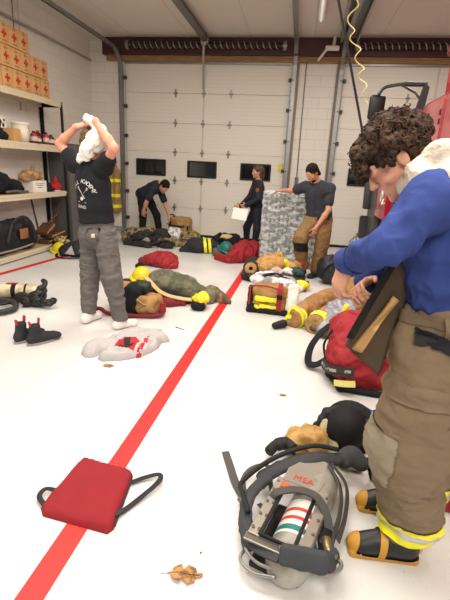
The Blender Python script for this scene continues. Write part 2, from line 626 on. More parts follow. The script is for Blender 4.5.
# ================================================================== room shell
WHITE = mat_brick('painted_block_wall', (232, 227, 218), (222, 216, 206), 0.40, 0.20, 0.006, 0.75, 'yz', 0.008, 0.2)
WHITEB = mat_brick('painted_block_back', (230, 225, 216), (214, 208, 198), 0.40, 0.20, 0.006, 0.75, 'xz', 0.015, 0.25)
CEIL = mat_brick('ceiling_panels', (218, 209, 198), (196, 186, 174), 1.22, 2.44, 0.008, 0.9, 'xy', 0.01, 0.3, 0.0)
REDTAPE = mat('red_floor_paint', (206, 30, 24), 0.45, var=0.1, vscale=5)
MAROON = mat('maroon_steel', (66, 32, 34), 0.5, var=0.2, vscale=6)
WOODB = mat_blotch('header_board', (120, 92, 58), (170, 138, 92), 6, (0.35, 0.65), 0.8, aniso=(0.6, 6, 12))
GALV = mat('galvanised_steel', (150, 148, 144), 0.38, 0.75, var=0.15, vscale=20)
GALVD = mat('dull_rail_steel', (112, 108, 104), 0.45, 0.6, var=0.15, vscale=20)
BLACKM = mat('black_metal', (26, 25, 26), 0.5, 0.2)
DOORW = mat_brick('garage_door_skin', (228, 222, 211), (220, 214, 203), 30.0, 0.075, 0.004, 0.55, 'xz', 0.004, 0.12, 0.0)
GLASSD = mat('dark_window_glass', (22, 24, 26), 0.08, 0.0, var=0.4, vscale=5, spec=0.8)
RUBBER = mat('black_rubber', (20, 19, 20), 0.75, bump=0.1)

def st(name, bm, m, parent=None, smooth=False):
    o = obj(name, bm, m, parent, smooth, world=parent is not None)
    if parent is None: o['kind'] = 'structure'
    return o

YB = 9.6          # inner face of the back wall
CZ = 4.03         # ceiling
XL, XR = -4.72, 4.6
st('floor', box(B(), (-0.05, 4.0, -0.05), (9.6, 12.2, 0.1)), mat_floor())
st('ceiling', box(B(), (-0.05, 4.0, CZ + 0.05), (9.6, 12.2, 0.1)), CEIL)
st('wall_left', box(B(), (XL - 0.06, 4.0, CZ / 2), (0.12, 12.2, CZ)), WHITE)
st('wall_right', box(B(), (XR + 0.06, 4.0, CZ / 2), (0.12, 12.2, CZ)), WHITE)
# back wall: block piers between the two garage doors and lintels above them
bmw = B()
for x0, x1, z0, z1 in ((XL, -3.95, 0, CZ), (-0.36, 0.60, 0, CZ), (4.22, XR, 0, CZ), (-3.95, -0.36, 3.62, CZ), (0.60, 4.22, 3.62, CZ)):
    box(bmw, ((x0 + x1) / 2, YB + 0.1, (z0 + z1) / 2), (x1 - x0, 0.2, z1 - z0))
st('wall_back', bmw, WHITEB)
# corner pilaster cap and grey baseboard in the left corner
st('trim_1', box(B(), (-4.33, YB - 0.03, 0.06), (0.72, 0.05, 0.12)), mat('grey_base_paint', (150, 148, 145), 0.6))
# wooden header board over both doors, dark steel beam above it
st('trim_2', box(B(), (-0.05, YB - 0.05, 3.665), (8.5, 0.09, 0.10)), WOODB)
st('trim_3', box(B(), (0.02, YB - 0.09, 3.87), (8.75, 0.16, 0.31)), MAROON)
# red lines painted on the floor
bm = B(); v = [bm.verts.new(p) for p in ((-0.905, 0.2, 0.002), (-0.80, 0.2, 0.002), (-0.68, 7.6, 0.002), (-0.785, 7.6, 0.002))]; bm.faces.new(v)
st('floor_line_center', bm, REDTAPE)
bm = B(); v = [bm.verts.new(p) for p in ((-4.22, 3.6, 0.002), (-4.12, 3.6, 0.002), (-3.72, 6.9, 0.002), (-3.82, 6.9, 0.002))]; bm.faces.new(v)
st('floor_line_left', bm, REDTAPE)
# red line in front of the right hand bay
bm = B(); v = [bm.verts.new(p) for p in ((0.30, 9.0, 0.002), (0.40, 9.0, 0.002), (1.1, 6.5, 0.002), (1.0, 6.5, 0.002))]; bm.faces.new(v)
st('floor_line_right', bm, REDTAPE)

def garage_door(name, x0, x1, wins, hinge_x, posts):
    root = bpy.data.objects.new(name, None); COL.objects.link(root); root['kind'] = 'structure'
    root.location = ((x0 + x1) / 2, YB + 0.03, 0)
    for i in range(6):
        z0 = 0.05 + i * 0.595; z1 = z0 + 0.595
        bm = B()
        if i == 2:   # the section with the windows
            xs = [x0]
            for a, b in wins: xs += [a, b]
            xs.append(x1)
            for k in range(0, len(xs), 2):
                box(bm, ((xs[k] + xs[k + 1]) / 2, YB + 0.03, (z0 + z1) / 2), (xs[k + 1] - xs[k], 0.045, z1 - z0 - 0.006))
            for a, b in wins:
                box(bm, ((a + b) / 2, YB + 0.03, (z0 + 1.335) / 2), (b - a, 0.045, 1.335 - z0))
                box(bm, ((a + b) / 2, YB + 0.03, (z1 + 1.655) / 2), (b - a, 0.045, z1 - 1.655))
        else:
            box(bm, ((x0 + x1) / 2, YB + 0.03, (z0 + z1) / 2), (x1 - x0, 0.045, z1 - z0 - 0.006), bevel=0.003)
        p = st('door_panel', bm, DOORW, root)
        if i == 2:
            for a, b in wins:
                bm = B(); c = ((a + b) / 2, YB + 0.012, 1.495)
                for sx, sz, dx, dz in ((b - a + 0.02, 0.035, 0, 0.16), (b - a + 0.02, 0.035, 0, -0.16), (0.035, 0.34, (b - a) / 2, 0), (0.035, 0.34, -(b - a) / 2, 0)):
                    box(bm, (c[0] + dx, c[1] - 0.012, c[2] + dz), (sx, 0.035, sz), bevel=0.006)
                st('window_frame', bm, BLACKM, p)
                st('window_pane', box(B(), (c[0], YB + 0.03, c[2]), (b - a - 0.02, 0.012, 0.30)), GLASSD, p)
        for hx in hinge_x:
            if i == 0: continue
            bm = B()
            box(bm, (hx, YB + 0.0, z0), (0.07, 0.012, 0.05)); box(bm, (hx, YB - 0.006, z0 + 0.045), (0.035, 0.012, 0.07), bevel=0.004)
            box(bm, (hx, YB - 0.006, z0 - 0.045), (0.035, 0.012, 0.07), bevel=0.004)
            tube(bm, [(hx - 0.04, YB - 0.012, z0), (hx + 0.04, YB - 0.012, z0)], 0.012, 8)
            st('hinge', bm, GALV, p)
    for px in posts:
        bm = B()
        for i in (0, 1, 3, 4, 5): box(bm, (px, YB + 0.004, 0.05 + i * 0.595 + 0.29), (0.03, 0.01, 0.56))
        st('stile', bm, mat('stile_white', (205, 199, 187), 0.6), root)
    st('bottom_seal', box(B(), ((x0 + x1) / 2, YB + 0.02, 0.026), (x1 - x0, 0.06, 0.05)), RUBBER, root)
    st('top_strut', box(B(), ((x0 + x1) / 2, YB - 0.02, 3.60), (x1 - x0, 0.05, 0.05)), GALV, root)
    return root
garage_door('door_1', -3.92, -0.40, ((-3.69, -3.03), (-2.50, -1.87), (-1.31, -0.68)), (-2.80, -2.19, -1.61), (-2.19,))
garage_door('door_2', 0.64, 4.2, ((0.97, 1.62), (2.15, 2.8), (3.3, 3.9)), (1.9, 3.0), (2.4,))

def track(name, x, side, zt, y_end, label):
    """vertical rail by the door, bend, horizontal rail under the ceiling, rollers"""
    root = empty(name, (x, YB - 0.06, 0), label=label, cat='garage door track')
    path = [V((x, YB - 0.07, 0.02)), V((x, YB - 0.07, zt - 0.45))] + [V((x, YB - 0.07 - 0.45 + 0.45 * math.cos(a), zt - 0.45 + 0.45 * math.sin(a))) for a in [PI / 2 * k / 8 for k in range(1, 9)]] + [V((x, y_end, zt))]
    bm = B(); strap(bm, path, 0.075, 0.006, side=(1, 0, 0))
    strap(bm, [p + V((0.036 * side, 0, 0)) for p in path], 0.006, 0.05, side=(1, 0, 0))
    strap(bm, [p + V((-0.036 * side, 0, 0)) for p in path], 0.006, 0.05, side=(1, 0, 0))
    obj('rail', bm, GALV, root, world=True)
    bm = B(); box(bm, (x + 0.05 * -side, YB - 0.03, 1.8), (0.045, 0.045, 3.56)); obj('angle_post', bm, GALVD, root, world=True)
    for z in (0.35, 0.95, 1.55, 2.14, 2.74, 3.3):
        bm = B(); box(bm, (x + side * 0.06, YB - 0.035, z), (0.10, 0.03, 0.07), bevel=0.005); tube(bm, [(x, YB - 0.06, z), (x + side * 0.08, YB - 0.06, z)], 0.018, 8)
        obj('roller_bracket', bm, mat('bracket_grey', (74, 72, 70), .5, .3), root, world=True)
    return root
track('garage_door_track', -3.985, 1, 3.80, 3.2, 'steel garage door track beside the hanging turnout coat, curving along the left ceiling edge')
track('garage_door_track', -0.335, -1, 3.92, 3.2, 'steel garage door track rising behind the wrapped water pallet')
track('garage_door_track', 0.575, 1, 3.86, 3.2, 'steel garage door track rising between block pier and red engine bay')

def jamb(x, label):
    o = obj('jamb_board', box(B(), (x, YB - 0.02, 1.81), (0.05, 0.05, 3.62)), WOODB)
    tag(o, label, 'board')
jamb(-0.27, 'wooden jamb board on the left edge of the white block pier')
jamb(0.515, 'wooden jamb board on the right edge of the white block pier')

# opener rail in the middle of the left door
r = empty('door_opener_rail', (-2.08, 6.0, 3.9), label='long steel opener rail hung under the ceiling at mid door', cat='opener rail')
bm = B(); box(bm, (-2.10, 6.1, 3.96), (0.07, 6.2, 0.09)); box(bm, (-2.10, 6.1, 3.91), (0.13, 6.2, 0.012)); obj('rail', bm, GALVD, r, world=True)
bm = B(); box(bm, (-2.10, 9.16, 3.90), (0.16, 0.14, 0.12), bevel=0.02); tube(bm, [(-2.15, 9.1, 3.85), (-2.05, 9.1, 3.85)], 0.05, 14); obj('end_pulley', bm, GALV, r, world=True)
bm = B(); strap(bm, [(-2.12, 9.14, 3.84), (-2.17, 9.4, 3.40), (-2.19, 9.55, 3.1)], 0.04, 0.01, side=(1, 0, 0)); obj('door_arm', bm, GALV, r, world=True)
# wide double channel over the right bay
r = empty('door_opener_rail', (0.75, 6.0, 3.9), label='wide dark double rail under the ceiling, leading to the right bay', cat='opener rail')
bm = B(); box(bm, (0.60, 6.1, 3.98), (0.30, 6.0, 0.05)); obj('channel', bm, GALVD, r, world=True)
bm = B(); box(bm, (0.765, 6.1, 3.93), (0.03, 6.0, 0.14)); obj('rail_edge', bm, GALV, r, world=True)
bm = B(); box(bm, (0.40, 6.1, 3.93), (0.04, 6.0, 0.14), rotm(0, 0, -.03)); obj('rail_edge', bm, GALV, r, world=True)

def torsion(x0, x1, label):
    root = empty('torsion_spring', ((x0 + x1) / 2, YB - 0.26, 3.86), label=label, cat='spring')
    bm = B(); tube(bm, [(x0, YB - 0.27, 3.86), (x1, YB - 0.27, 3.86)], 0.014, 8); obj('shaft', bm, GALV, root, world=True)
    bm = B(); tube(bm, [(x0 + 0.12, YB - 0.27, 3.86), (x1 - 0.12, YB - 0.27, 3.86)], 0.047, 12); obj('coil_core', bm, mat('spring_dark', (48, 34, 36), 0.5, 0.4), root, world=True)
    n = int((x1 - x0 - 0.26) / 0.12)
    bm = B()
    pts = []
    for i in range(n * 12 + 1):
        a = i / 12 * 2 * PI
        pts.append((x0 + 0.13 + 0.12 * i / 12, YB - 0.27 + 0.056 * math.cos(a), 3.86 + 0.056 * math.sin(a)))
    tube(bm, pts, 0.010, 5); obj('coil', bm, mat('spring_wire', (190, 180, 176), 0.35, 0.7), root, world=True, smooth=True)
    for x in (x0 + 0.05, x1 - 0.05):
        bm = B(); tube(bm, [(x - 0.03, YB - 0.27, 3.86), (x + 0.03, YB - 0.27, 3.86)], 0.085, 18); obj('cable_drum', bm, GALV, root, world=True, smooth=False)
        bm = B(); box(bm, (x, YB - 0.15, 3.86), (0.02, 0.2, 0.14)); obj('bracket', bm, GALV, root, world=True)
    return root
torsion(-3.80, -0.50, 'coiled torsion spring on its shaft above the left garage door')
torsion(0.75, 3.9, 'coiled torsion spring on its shaft above the right garage door')

# ceiling strip light (switched on end of a row)
r = empty('strip_light', (0.06, 7.2, 3.97), label='narrow white fluorescent strip light on the ceiling above the pallet', cat='ceiling light')
bm = B(); box(bm, (0.07, 7.35, 3.99), (0.10, 1.7, 0.075), bevel=0.008); obj('housing', bm, mat('light_housing', (232, 228, 220), 0.5), r, world=True)
bm = B(); tube(bm, [(0.07, 6.54, 3.935), (0.07, 8.16, 3.935)], 0.018, 10); obj('lamp_tube', bm, mat('lamp_tube', (250, 244, 230), 0.3, emit=0.5), r, world=True, smooth=True)

# thin tube, cables and conduit on walls
def conduit(pts, rad, label, m=GALVD, name='conduit', cat='pipe'):
    bm = B(); tube(bm, pts, rad, 8); o = obj(name, bm, m, smooth=True); tag(o, label, cat); return o
conduit([(-4.68, 2.6, 3.62), (-4.68, 9.55, 3.62)], 0.022, 'thin pale grey tube running along the top of the white left wall', mat('wall_tube_grey', (176, 168, 158), 0.5))  # thin tube following a line high on the left wall
conduit([(-4.69, 6.98, 3.95), (-4.69, 6.98, 2.3)], 0.008, 'thin dark cable dropping down the left wall behind the carton stack', mat('cable_grey', (120, 112, 104), 0.6), 'wall_cable', 'cable')
conduit([(-4.69, 7.12, 3.95), (-4.69, 7.12, 2.3)], 0.005, 'finer pale cable beside the dark one on the left wall', mat('cable_pale', (186, 176, 164), 0.6), 'wall_cable', 'cable')
conduit([(-0.12, YB - 0.015, 3.98), (-0.10, YB - 0.015, 1.45)], 0.010, 'thin grey conduit running down the block pier to a switch', mat('conduit_grey', (128, 124, 118), 0.5))
bm = B(); box(bm, (-0.10, YB - 0.03, 1.32), (0.07, 0.05, 0.24), bevel=0.008)
tag(obj('switch_box', bm, GALVD), 'small grey switch box at the foot of the pier conduit', 'switch')
bm = B(); box(bm, (-0.46, YB - 0.012, 1.62), (0.10, 0.006, 0.14)); tag(obj('notice_sticker', bm, mat('sticker_yellow', (222, 205, 70), 0.6)), 'small yellow notice sticker on the white garage door', 'sticker')
# hanging black cable and yellow coiled air line
bm = B(); tube(bm, spline([(-0.18, 4.2, 3.98), (0.0, 4.2, 3.4), (0.16, 4.2, 2.93), (0.33, 4.2, 2.42), (0.50, 4.2, 1.90), (0.55, 4.2, 1.72)], 8), 0.011, 8)
tag(obj('hanging_cable', bm, RUBBER, smooth=True), 'black cable hanging from the ceiling in front of the right bay', 'cable')
pts = []
base = spline([(0.36, 6.2, 4.02), (0.44, 6.2, 3.6), (0.42, 6.2, 3.3), (0.52, 6.2, 3.08), (0.60, 6.2, 2.85), (0.66, 6.2, 2.65), (0.79, 6.2, 2.36)], 22)
for i, p in enumerate(base):
    t = i / len(base); a = i * 0.30
    pts.append(p + V((0.045 * math.sin(a), 0.04 * math.cos(a), 0)))
bm = B(); tube(bm, pts, 0.008, 6); tag(obj('air_line', bm, mat('yellow_hose', (232, 220, 150), 0.5), smooth=True), 'yellow coiled air line dangling from the double rail', 'hose')
# small white camera on the header between the doors
r = empty('security_camera', (0.30, 9.3, 3.78), label='small white camera on a bracket at the top of the block pier', cat='camera')
WP = mat('white_plastic', (226, 222, 214), 0.4)
bm = B(); box(bm, (0.34, 9.24, 3.80), (0.26, 0.09, 0.08), bevel=0.02); obj('camera_housing', bm, WP, r, world=True)
bm = B(); tube(bm, [(0.24, 9.22, 3.78), (0.17, 9.2, 3.68), (0.10, 9.18, 3.58)], 0.022, 8); obj('bracket', bm, WP, r, world=True)
bm = B(); tube(bm, [(0.36, 9.27, 3.84), (0.38, 9.3, 4.02)], 0.03, 8); obj('mount', bm, WP, r, world=True)
# ================================================================== people
def skin(name, rgb): return mat(name, rgb, 0.55, var=0.10, vscale=25, bump=0.05, bscale=150)
SKIN = skin('skin_pale', (206, 150, 124))
SKIN_W = skin('skin_warm', (190, 136, 110))
SKIN_R = skin('skin_ruddy', (214, 148, 122))
EYE = mat('eye_white', (225, 220, 214), 0.2)
HAIR_D = mat_blotch('hair_dark', (22, 15, 12), (50, 36, 28), 60, rough=0.85, spec=.15)
LIPS = mat('lips', (160, 90, 80), 0.5)
TAN = mat_blotch('tan_turnout', (148, 112, 66), (182, 142, 90), 9, (0.3, 0.7), 0.85)
KHAKI = mat('khaki_turnout', (122, 104, 80), 0.85, var=0.14, vscale=12, bump=0.25, bscale=260)
NAVY = mat('navy_cotton', (30, 34, 48), 0.85, var=0.2, vscale=20)
BLACKC = mat('black_cotton', (24, 25, 31), 0.85, var=0.2, vscale=20, spec=0.3)
YEL = mat('lime_reflective_glow', (232, 226, 30), 0.5, var=0.08, emit=0.06)  # faint emission added so the bands look brighter than their lighting
SILV = mat('silver_reflective', (192, 190, 184), 0.35, 0.2, var=0.08)

def norm(v): v = np.array(v, float); return v / np.linalg.norm(v)
def A3(*a): return np.array(a, float)

def head_prims(c, F, U, s=1.0):
    c = A3(*c); F = norm(F); U = norm(np.array(U) - F * np.dot(U, F)); R = np.cross(F, U)
    M = np.stack([R, F, U], 1)
    at = lambda r, f, u: c + (R * r + F * f + U * u) * s
    P = [ell(at(0, -.012, .03), (.074 * s, .093 * s, .088 * s), M, .02),
         ell(at(0, .022, -.035), (.060 * s, .070 * s, .085 * s), M, .02),
         ell(at(0, .035, -.085), (.045 * s, .05 * s, .035 * s), M, .02),
         ell(at(0, .076, -.106), (.018 * s,) * 3, M, .015),
         cap(at(-.035, .080, .024), .011 * s, at(.035, .080, .024), .011 * s, .012),
         ell(at(.042, .060, -.035), (.022 * s,) * 3, M, .015), ell(at(-.042, .060, -.035), (.022 * s,) * 3, M, .015),
         ell(at(.032, .097, .0), (.015 * s, .012 * s, .010 * s), M, .008, True), ell(at(-.032, .097, .0), (.015 * s, .012 * s, .010 * s), M, .008, True),
         cap(at(0, .092, .010), .008 * s, at(0, .112, -.036), .012 * s, .008),
         ell(at(.012, .100, -.040), (.008 * s,) * 3, M, .005), ell(at(-.012, .100, -.040), (.008 * s,) * 3, M, .005),
         cap(at(-.018, .086, -.064), .007 * s, at(.018, .086, -.064), .007 * s, .006),
         cap(at(-.016, .085, -.077), .008 * s, at(.016, .085, -.077), .008 * s, .006),
         cap(at(-.022, .098, -.0705), .0025 * s, at(.022, .098, -.0705), .0025 * s, .003, True)]
    for g in (1, -1):
        P += [ell(at(.074 * g, -.008, -.008), (.010 * s, .019 * s, .033 * s), M, .006),
              ell(at(.084 * g, -.004, -.006), (.006 * s, .010 * s, .018 * s), M, .006, True)]
    return P, at, M

def face_parts(root, at, M, s=1.0, mouth=True):
    for g in (1, -1):
        bm = B(); bmesh.ops.create_uvsphere(bm, u_segments=12, v_segments=8, radius=.0105 * s)
        bmesh.ops.translate(bm, verts=bm.verts[:], vec=V(at(.032 * g, .0785, -.001)))
        e = obj('eye', bm, EYE, root, True, True)
        bm = B(); bmesh.ops.create_uvsphere(bm, u_segments=10, v_segments=6, radius=.0066 * s)
        bmesh.ops.translate(bm, verts=bm.verts[:], vec=V(at(.032 * g, .0850, -.001)))
        obj('iris', bm, mat('iris_dark', (48, 36, 28), 0.2), e, True, True)

def hand_prims(wr, t, n, a, s=1.0, curl=0.5, spread=0.1, fr=.0085, thumb_out=0.8, k=.005, each=None):
    """wr wrist, t finger direction, n the way the palm looks, a toward the thumb side"""
    t = norm(t); n = np.array(n, float); n = norm(n - t * n.dot(t)); a = np.array(a, float)
    a = norm(a - t * a.dot(t) - n * a.dot(n)); wr = A3(*wr)
    M = np.stack([a, t, n], 1)
    P = [rbox(wr + t * .048 * s, (.040 * s, .050 * s, .014 * s), .012 * s, M, .012),
         ell(wr + t * .03 * s + a * .026 * s + n * .006 * s, (.016 * s, .03 * s, .014 * s), M, .01),
         cap(wr - t * .015 * s, .027 * s, wr + t * .02 * s, .027 * s, .015)]
    L = (.074, .083, .077, .060); off = (.030, .0105, -.0095, -.029); base = (.094, .098, .095, .087)
    for i in range(4):
        p = wr + t * base[i] * s + a * off[i] * s
        ang = 0.15 + (each[i] if each else curl) * 0.55; sp = spread * (1.2 - .8 * i)
        for j, q in enumerate((.46, .30, .24)):
            d = (t * math.cos(ang) + n * math.sin(ang)) + a * sp; d = norm(d)
            e = p + d * L[i] * q * s
            P.append(cap(p, fr * (1.08 - .1 * j) * s, e, fr * (1.0 - .1 * j) * s, k))
            p = e; ang += (each[i] if each else curl) * (0.9 if j == 0 else 0.6)
    p = wr + t * .022 * s + a * .030 * s + n * .004 * s
    d = norm(t * .65 + a * thumb_out + n * .25); e = p + d * .042 * s
    P.append(cap(p, .0125 * s, e, .0105 * s, .008))
    d2 = norm(t * .9 + a * .35 * thumb_out + n * .35); P.append(cap(e, .0105 * s, e + d2 * .034 * s, .0085 * s, k))
    return P

def torso_frame(pel, neck, right):
    U = norm(np.array(neck) - np.array(pel)); R = np.array(right, float); R = norm(R - U * R.dot(U)); F = np.cross(U, R)
    return np.stack([R, F, U], 1), R, F, U

def body_prims(J, s=1.0, female=False, arms=True, legs=True):
    pel, neck = A3(*J['pel']), A3(*J['neck'])
    M, R, F, U = torso_frame(pel, neck, A3(*J['shR']) - A3(*J['shL']))
    L = np.linalg.norm(neck - pel)
    sw = np.linalg.norm(A3(*J['shR']) - A3(*J['shL'])) / 2
    P = [ell(pel + U * .03, (.145 * s, .10 * s, .12 * s), M, .05), ell(pel + U * L * .38, (.125 * s, .092 * s, .16 * s), M, .05),
         ell(pel + U * L * .70, (sw * .88, .11 * s, .19 * s), M, .05), cap(neck - U * .03, .065 * s, neck + U * .02, .057 * s, .05)]
    for q in 'LR':
        if arms:
            sh, el, wr = A3(*J['sh' + q]), A3(*J['el' + q]), A3(*J['wr' + q])
            P += [cap(neck - U * .05, .05 * s, sh, .052 * s, .04), ell(sh, (.056 * s,) * 3, None, .04), cap(sh, .05 * s, el, .039 * s, .03)]
            mid = el * .7 + wr * .3
            P += [cap(el, .038 * s, mid, .042 * s, .02), cap(mid, .042 * s, wr, .026 * s, .02)]
        if legs:
            hp, kn, an = A3(*J['hip' + q]), A3(*J['kn' + q]), A3(*J['an' + q])
            P += [cap(hp, .082 * s, kn, .055 * s, .04)]
            mid = kn * .65 + an * .35
            P += [cap(kn, .054 * s, mid, .058 * s, .03), cap(mid, .056 * s, an, .036 * s, .03)]
            to = norm(J['toe' + q])
            P += [cap(an + np.array([0, 0, -.04]) * s - to * .03, .032 * s, an + np.array([0, 0, -.055]) * s + to * .14 * s, .024 * s, .03)]
    return P, M, R, F, U, L, sw

def shirt_prims(J, s=1.0, pad=.016, sleeve=0.6, hem=-.06, waist=1.0, long=False, cuffpad=.014):
    """torso and sleeves; sleeve = share of the upper arm that is covered (long: down to the wrist)"""
    pel, neck = A3(*J['pel']), A3(*J['neck'])
    M, R, F, U = torso_frame(pel, neck, A3(*J['shR']) - A3(*J['shL']))
    L = np.linalg.norm(neck - pel); sw = np.linalg.norm(A3(*J['shR']) - A3(*J['shL'])) / 2
    P = [ell(pel + U * .02, ((.150 * s + pad) * waist, (.108 * s + pad) * waist, .16 * s), M, .06),
         ell(pel + U * L * .36, ((.138 * s + pad) * waist, (.102 * s + pad) * waist, .2 * s), M, .07),
         ell(pel + U * L * .68, (sw * .92 + pad, .114 * s + pad, .2 * s), M, .06),
         cap(neck - U * .05, .066 * s + pad * .6, neck - U * .02, .058 * s + pad * .6, .04)]
    for q in 'LR':
        sh, el, wr = A3(*J['sh' + q]), A3(*J['el' + q]), A3(*J['wr' + q])
        P += [cap(neck - U * .055, .05 * s + pad * .6, sh, .054 * s + pad, .04), ell(sh, (.058 * s + pad * .7,) * 3, None, .04)]
        if long:
            P += [cap(sh, .054 * s + pad, el, .044 * s + pad, .03), cap(el, .044 * s + pad, wr, .028 * s + cuffpad, .025)]
        else:
            P += [cap(sh, .054 * s + pad, sh + (el - sh) * sleeve, .05 * s + pad, .03)]
    P.append(cut(pel + U * hem, -U))
    return P, M, R, F, U, L

def trouser_prims(J, s=1.0, pad=.02, top=.10, cuff_z=None, cuff_r=None, knee_r=None, thigh=None):
    pel, neck = A3(*J['pel']), A3(*J['neck'])
    M, R, F, U = torso_frame(pel, neck, A3(*J['hipR']) - A3(*J['hipL']))
    P = [ell(pel + U * .02, (.148 * s + pad, .108 * s + pad, .15 * s), M, .04), ell(pel - U * .05 - F * .02, (.145 * s + pad, .105 * s + pad, .10 * s), M, .04)]
    for q in 'LR':
        hp, kn, an = A3(*J['hip' + q]), A3(*J['kn' + q]), A3(*J['an' + q])
        th = thigh or (.088 * s + pad); kr = knee_r or (.06 * s + pad); cr = cuff_r or (.045 * s + pad)
        P += [cap(hp, th, kn, kr, .03), cap(kn, kr, an, cr, .03)]
    P.append(cut(pel + U * top, U))
    if cuff_z is not None: P.append(cut((0, 0, cuff_z), (0, 0, -1)))
    return P, M, R, F, U

def shoe_prims(an, toe, s=1.0, L=.27, r=.05):
    an = A3(*an); t = norm(A3(toe[0], toe[1], 0)); z = A3(0, 0, 1)
    g = A3(an[0], an[1], 0)
    return [cap(g - t * .05 + z * .045, .042 * s, g + t * (L - .12) + z * .036, .040 * s, .03), ell(g + t * (L - .11) + z * .032, (.046 * s, .046 * s, .034 * s), None, .02),
            cap(g - t * .03 + z * .06, .045 * s, g - t * .01 + z * .11, .045 * s, .03), cut(g + z * .001, -z)]

# ------------------------------------------------------------------ man pulling a cloth off his head (seen from behind)
J = dict(pel=(-1.862, 3.80, .92), neck=(-1.905, 3.80, 1.535), shL=(-2.085, 3.86, 1.52), shR=(-1.745, 3.72, 1.505),
         elL=(-2.245, 3.88, 1.695), elR=(-1.585, 3.60, 1.665), wrL=(-2.055, 3.86, 1.845), wrR=(-1.795, 3.70, 1.885),
         hipL=(-1.955, 3.84, .88), hipR=(-1.77, 3.76, .88), knL=(-1.98, 3.84, .49), knR=(-1.69, 3.70, .49),
         anL=(-1.975, 3.75, .09), anR=(-1.60, 3.68, .09), toeL=(.25, .9, 0), toeR=(.55, .75, 0))
man = empty('person', (-1.83, 3.75, 0), label='person in black printed T-shirt and grey jeans lifting a white cloth, seen from behind', cat='person')
P, M, R, F, U, L, sw = body_prims(J)
hc = (-1.888, 3.83, 1.712)
HP, at, HM = head_prims(hc, (.72, .55, -.42), (.3, .25, .9))
P += HP + [cap(J['neck'], .058, at(0, -.02, -.07), .054, .03)]
P += hand_prims(J['wrL'], (.85, .1, .25), (-.1, .5, -.8), (.3, .7, .3), curl=1.1, fr=.0095)
P += hand_prims(J['wrR'], (-.75, .35, .2), (.1, .5, -.8), (-.3, -.6, .4), curl=1.1, fr=.0095)
solid('body', P, .0065, SKIN_R, man)
face_parts(man, at, HM)
SH, M, R, F, U, L = shirt_prims(J, pad=.020, sleeve=.42, hem=.085, waist=1.16)
tee = solid('tshirt', SH, .008, BLACKC, man, wr=[(.005, (10, 10, 6), 0), (.0025, (26, 26, 18), 3)])
DENIM = mat('grey_denim', (98, 94, 92), 0.85, var=0.22, vscale=14, bump=0.2, bscale=300)
TR, *_ = trouser_prims(J, pad=.022, top=.11, cuff_z=.10, cuff_r=.064, knee_r=.088)
jeans = solid('jeans', TR, .008, DENIM, man, wr=[(.009, (8, 8, 14), 1), (.005, (18, 18, 34), 8)])
band(jeans, 'waistband', A3(*J['pel']), U, .065, .11, .004, mat('grey_denim_dark', (76, 73, 71), 0.85), man)
# rear pocket with a small pale patch
pk = cross_frame(A3(*J['pel']) + R * .075 - F * .3 + U * -.02, R, -F)
bm = B(); 
prism(bm, [(-.065, .07), (.065, .07), (.065, -.05), (0, -.085), (-.065, -.05)], .001); bmesh.ops.subdivide_edges(bm, edges=bm.edges[:], cuts=5, use_grid_fill=True)
drape(bm, bvh_of(jeans), pk, F, .005); pocket = obj('pocket', bm, mat('grey_denim_dark', (98, 94, 92), 0.85), man, True, True)
bm = B(); bmesh.ops.create_grid(bm, x_segments=4, y_segments=4, size=.017); bmesh.ops.translate(bm, verts=bm.verts[:], vec=(.02, -.0, 0))
drape(bm, bvh_of(jeans), pk, F, .009); obj('patch', bm, mat('pale_patch', (206, 196, 180), 0.7), pocket, False, True)
SOCK = mat('white_sock', (236, 228, 222), 0.9, bump=0.2, bscale=300)
for q in 'LR':
    sp = shoe_prims(J['an' + q], J['toe' + q], .92, .25)
    a_ = A3(*J['an' + q]); sp.insert(0, cap(a_ + A3(0, 0, .0), .047, a_ + A3(0, 0, .06), .047, .02))
    sk = solid('sock', sp, .007, SOCK, man, floor=.002)
# print on the shirt back: arc of letters, crossed mark and a second word
tree = bvh_of(tee)
PRT = mat('shirt_print', (214, 212, 214), 0.7)
Mp = cross_frame(A3(*J['neck']) - U * .255 - F * .4 - R * -.01, R + U * -.16, -F)
bm = B()
word = 'FALL ACADEMY'
for i, ch in enumerate(word):
    if ch == ' ': continue
    a = math.radians(158 - i * (136 / (len(word) - 1)))
    t = text_bm(ch, .050)
    Mt = Matrix.Translation((.120 * math.cos(a), .120 * math.sin(a) - .02, 0)) @ Matrix.Rotation(a - PI / 2, 4, 'Z')
    bmesh.ops.transform(t, matrix=Mt, verts=t.verts[:])
    me = bpy.data.meshes.new('tmp'); t.to_mesh(me); t.free(); bm.from_mesh(me); bpy.data.meshes.remove(me)
for wd, y, sz in (('BAND', -.125, .040),):
    t = text_bm(wd, sz); bmesh.ops.translate(t, verts=t.verts[:], vec=(0, y, 0))
    me = bpy.data.meshes.new('tmp'); t.to_mesh(me); t.free(); bm.from_mesh(me); bpy.data.meshes.remove(me)
for g in (1, -1):       # two crossed strokes and a round mark below
    prism(bm, [(-.05 * g - .005, .035), (-.05 * g + .005, .04), (.03 * g + .005, -.045), (.03 * g - .005, -.05)], .0005)
    prism(bm, [(-.062 * g, .045), (-.046 * g, .055), (-.036 * g, .03), (-.05 * g, .022)], .0005)
prism(bm, [(.017 * math.cos(k * PI / 5), -.052 + .017 * math.sin(k * PI / 5)) for k in range(10)], .0005)
prism(bm, [(-.05, -.086), (.05, -.086), (.05, -.081), (-.05, -.081)], .0005)
bmesh.ops.triangulate(bm, faces=bm.faces[:])
drape(bm, tree, Mp, F, .003); obj('back_print', bm, PRT, man, False, True)
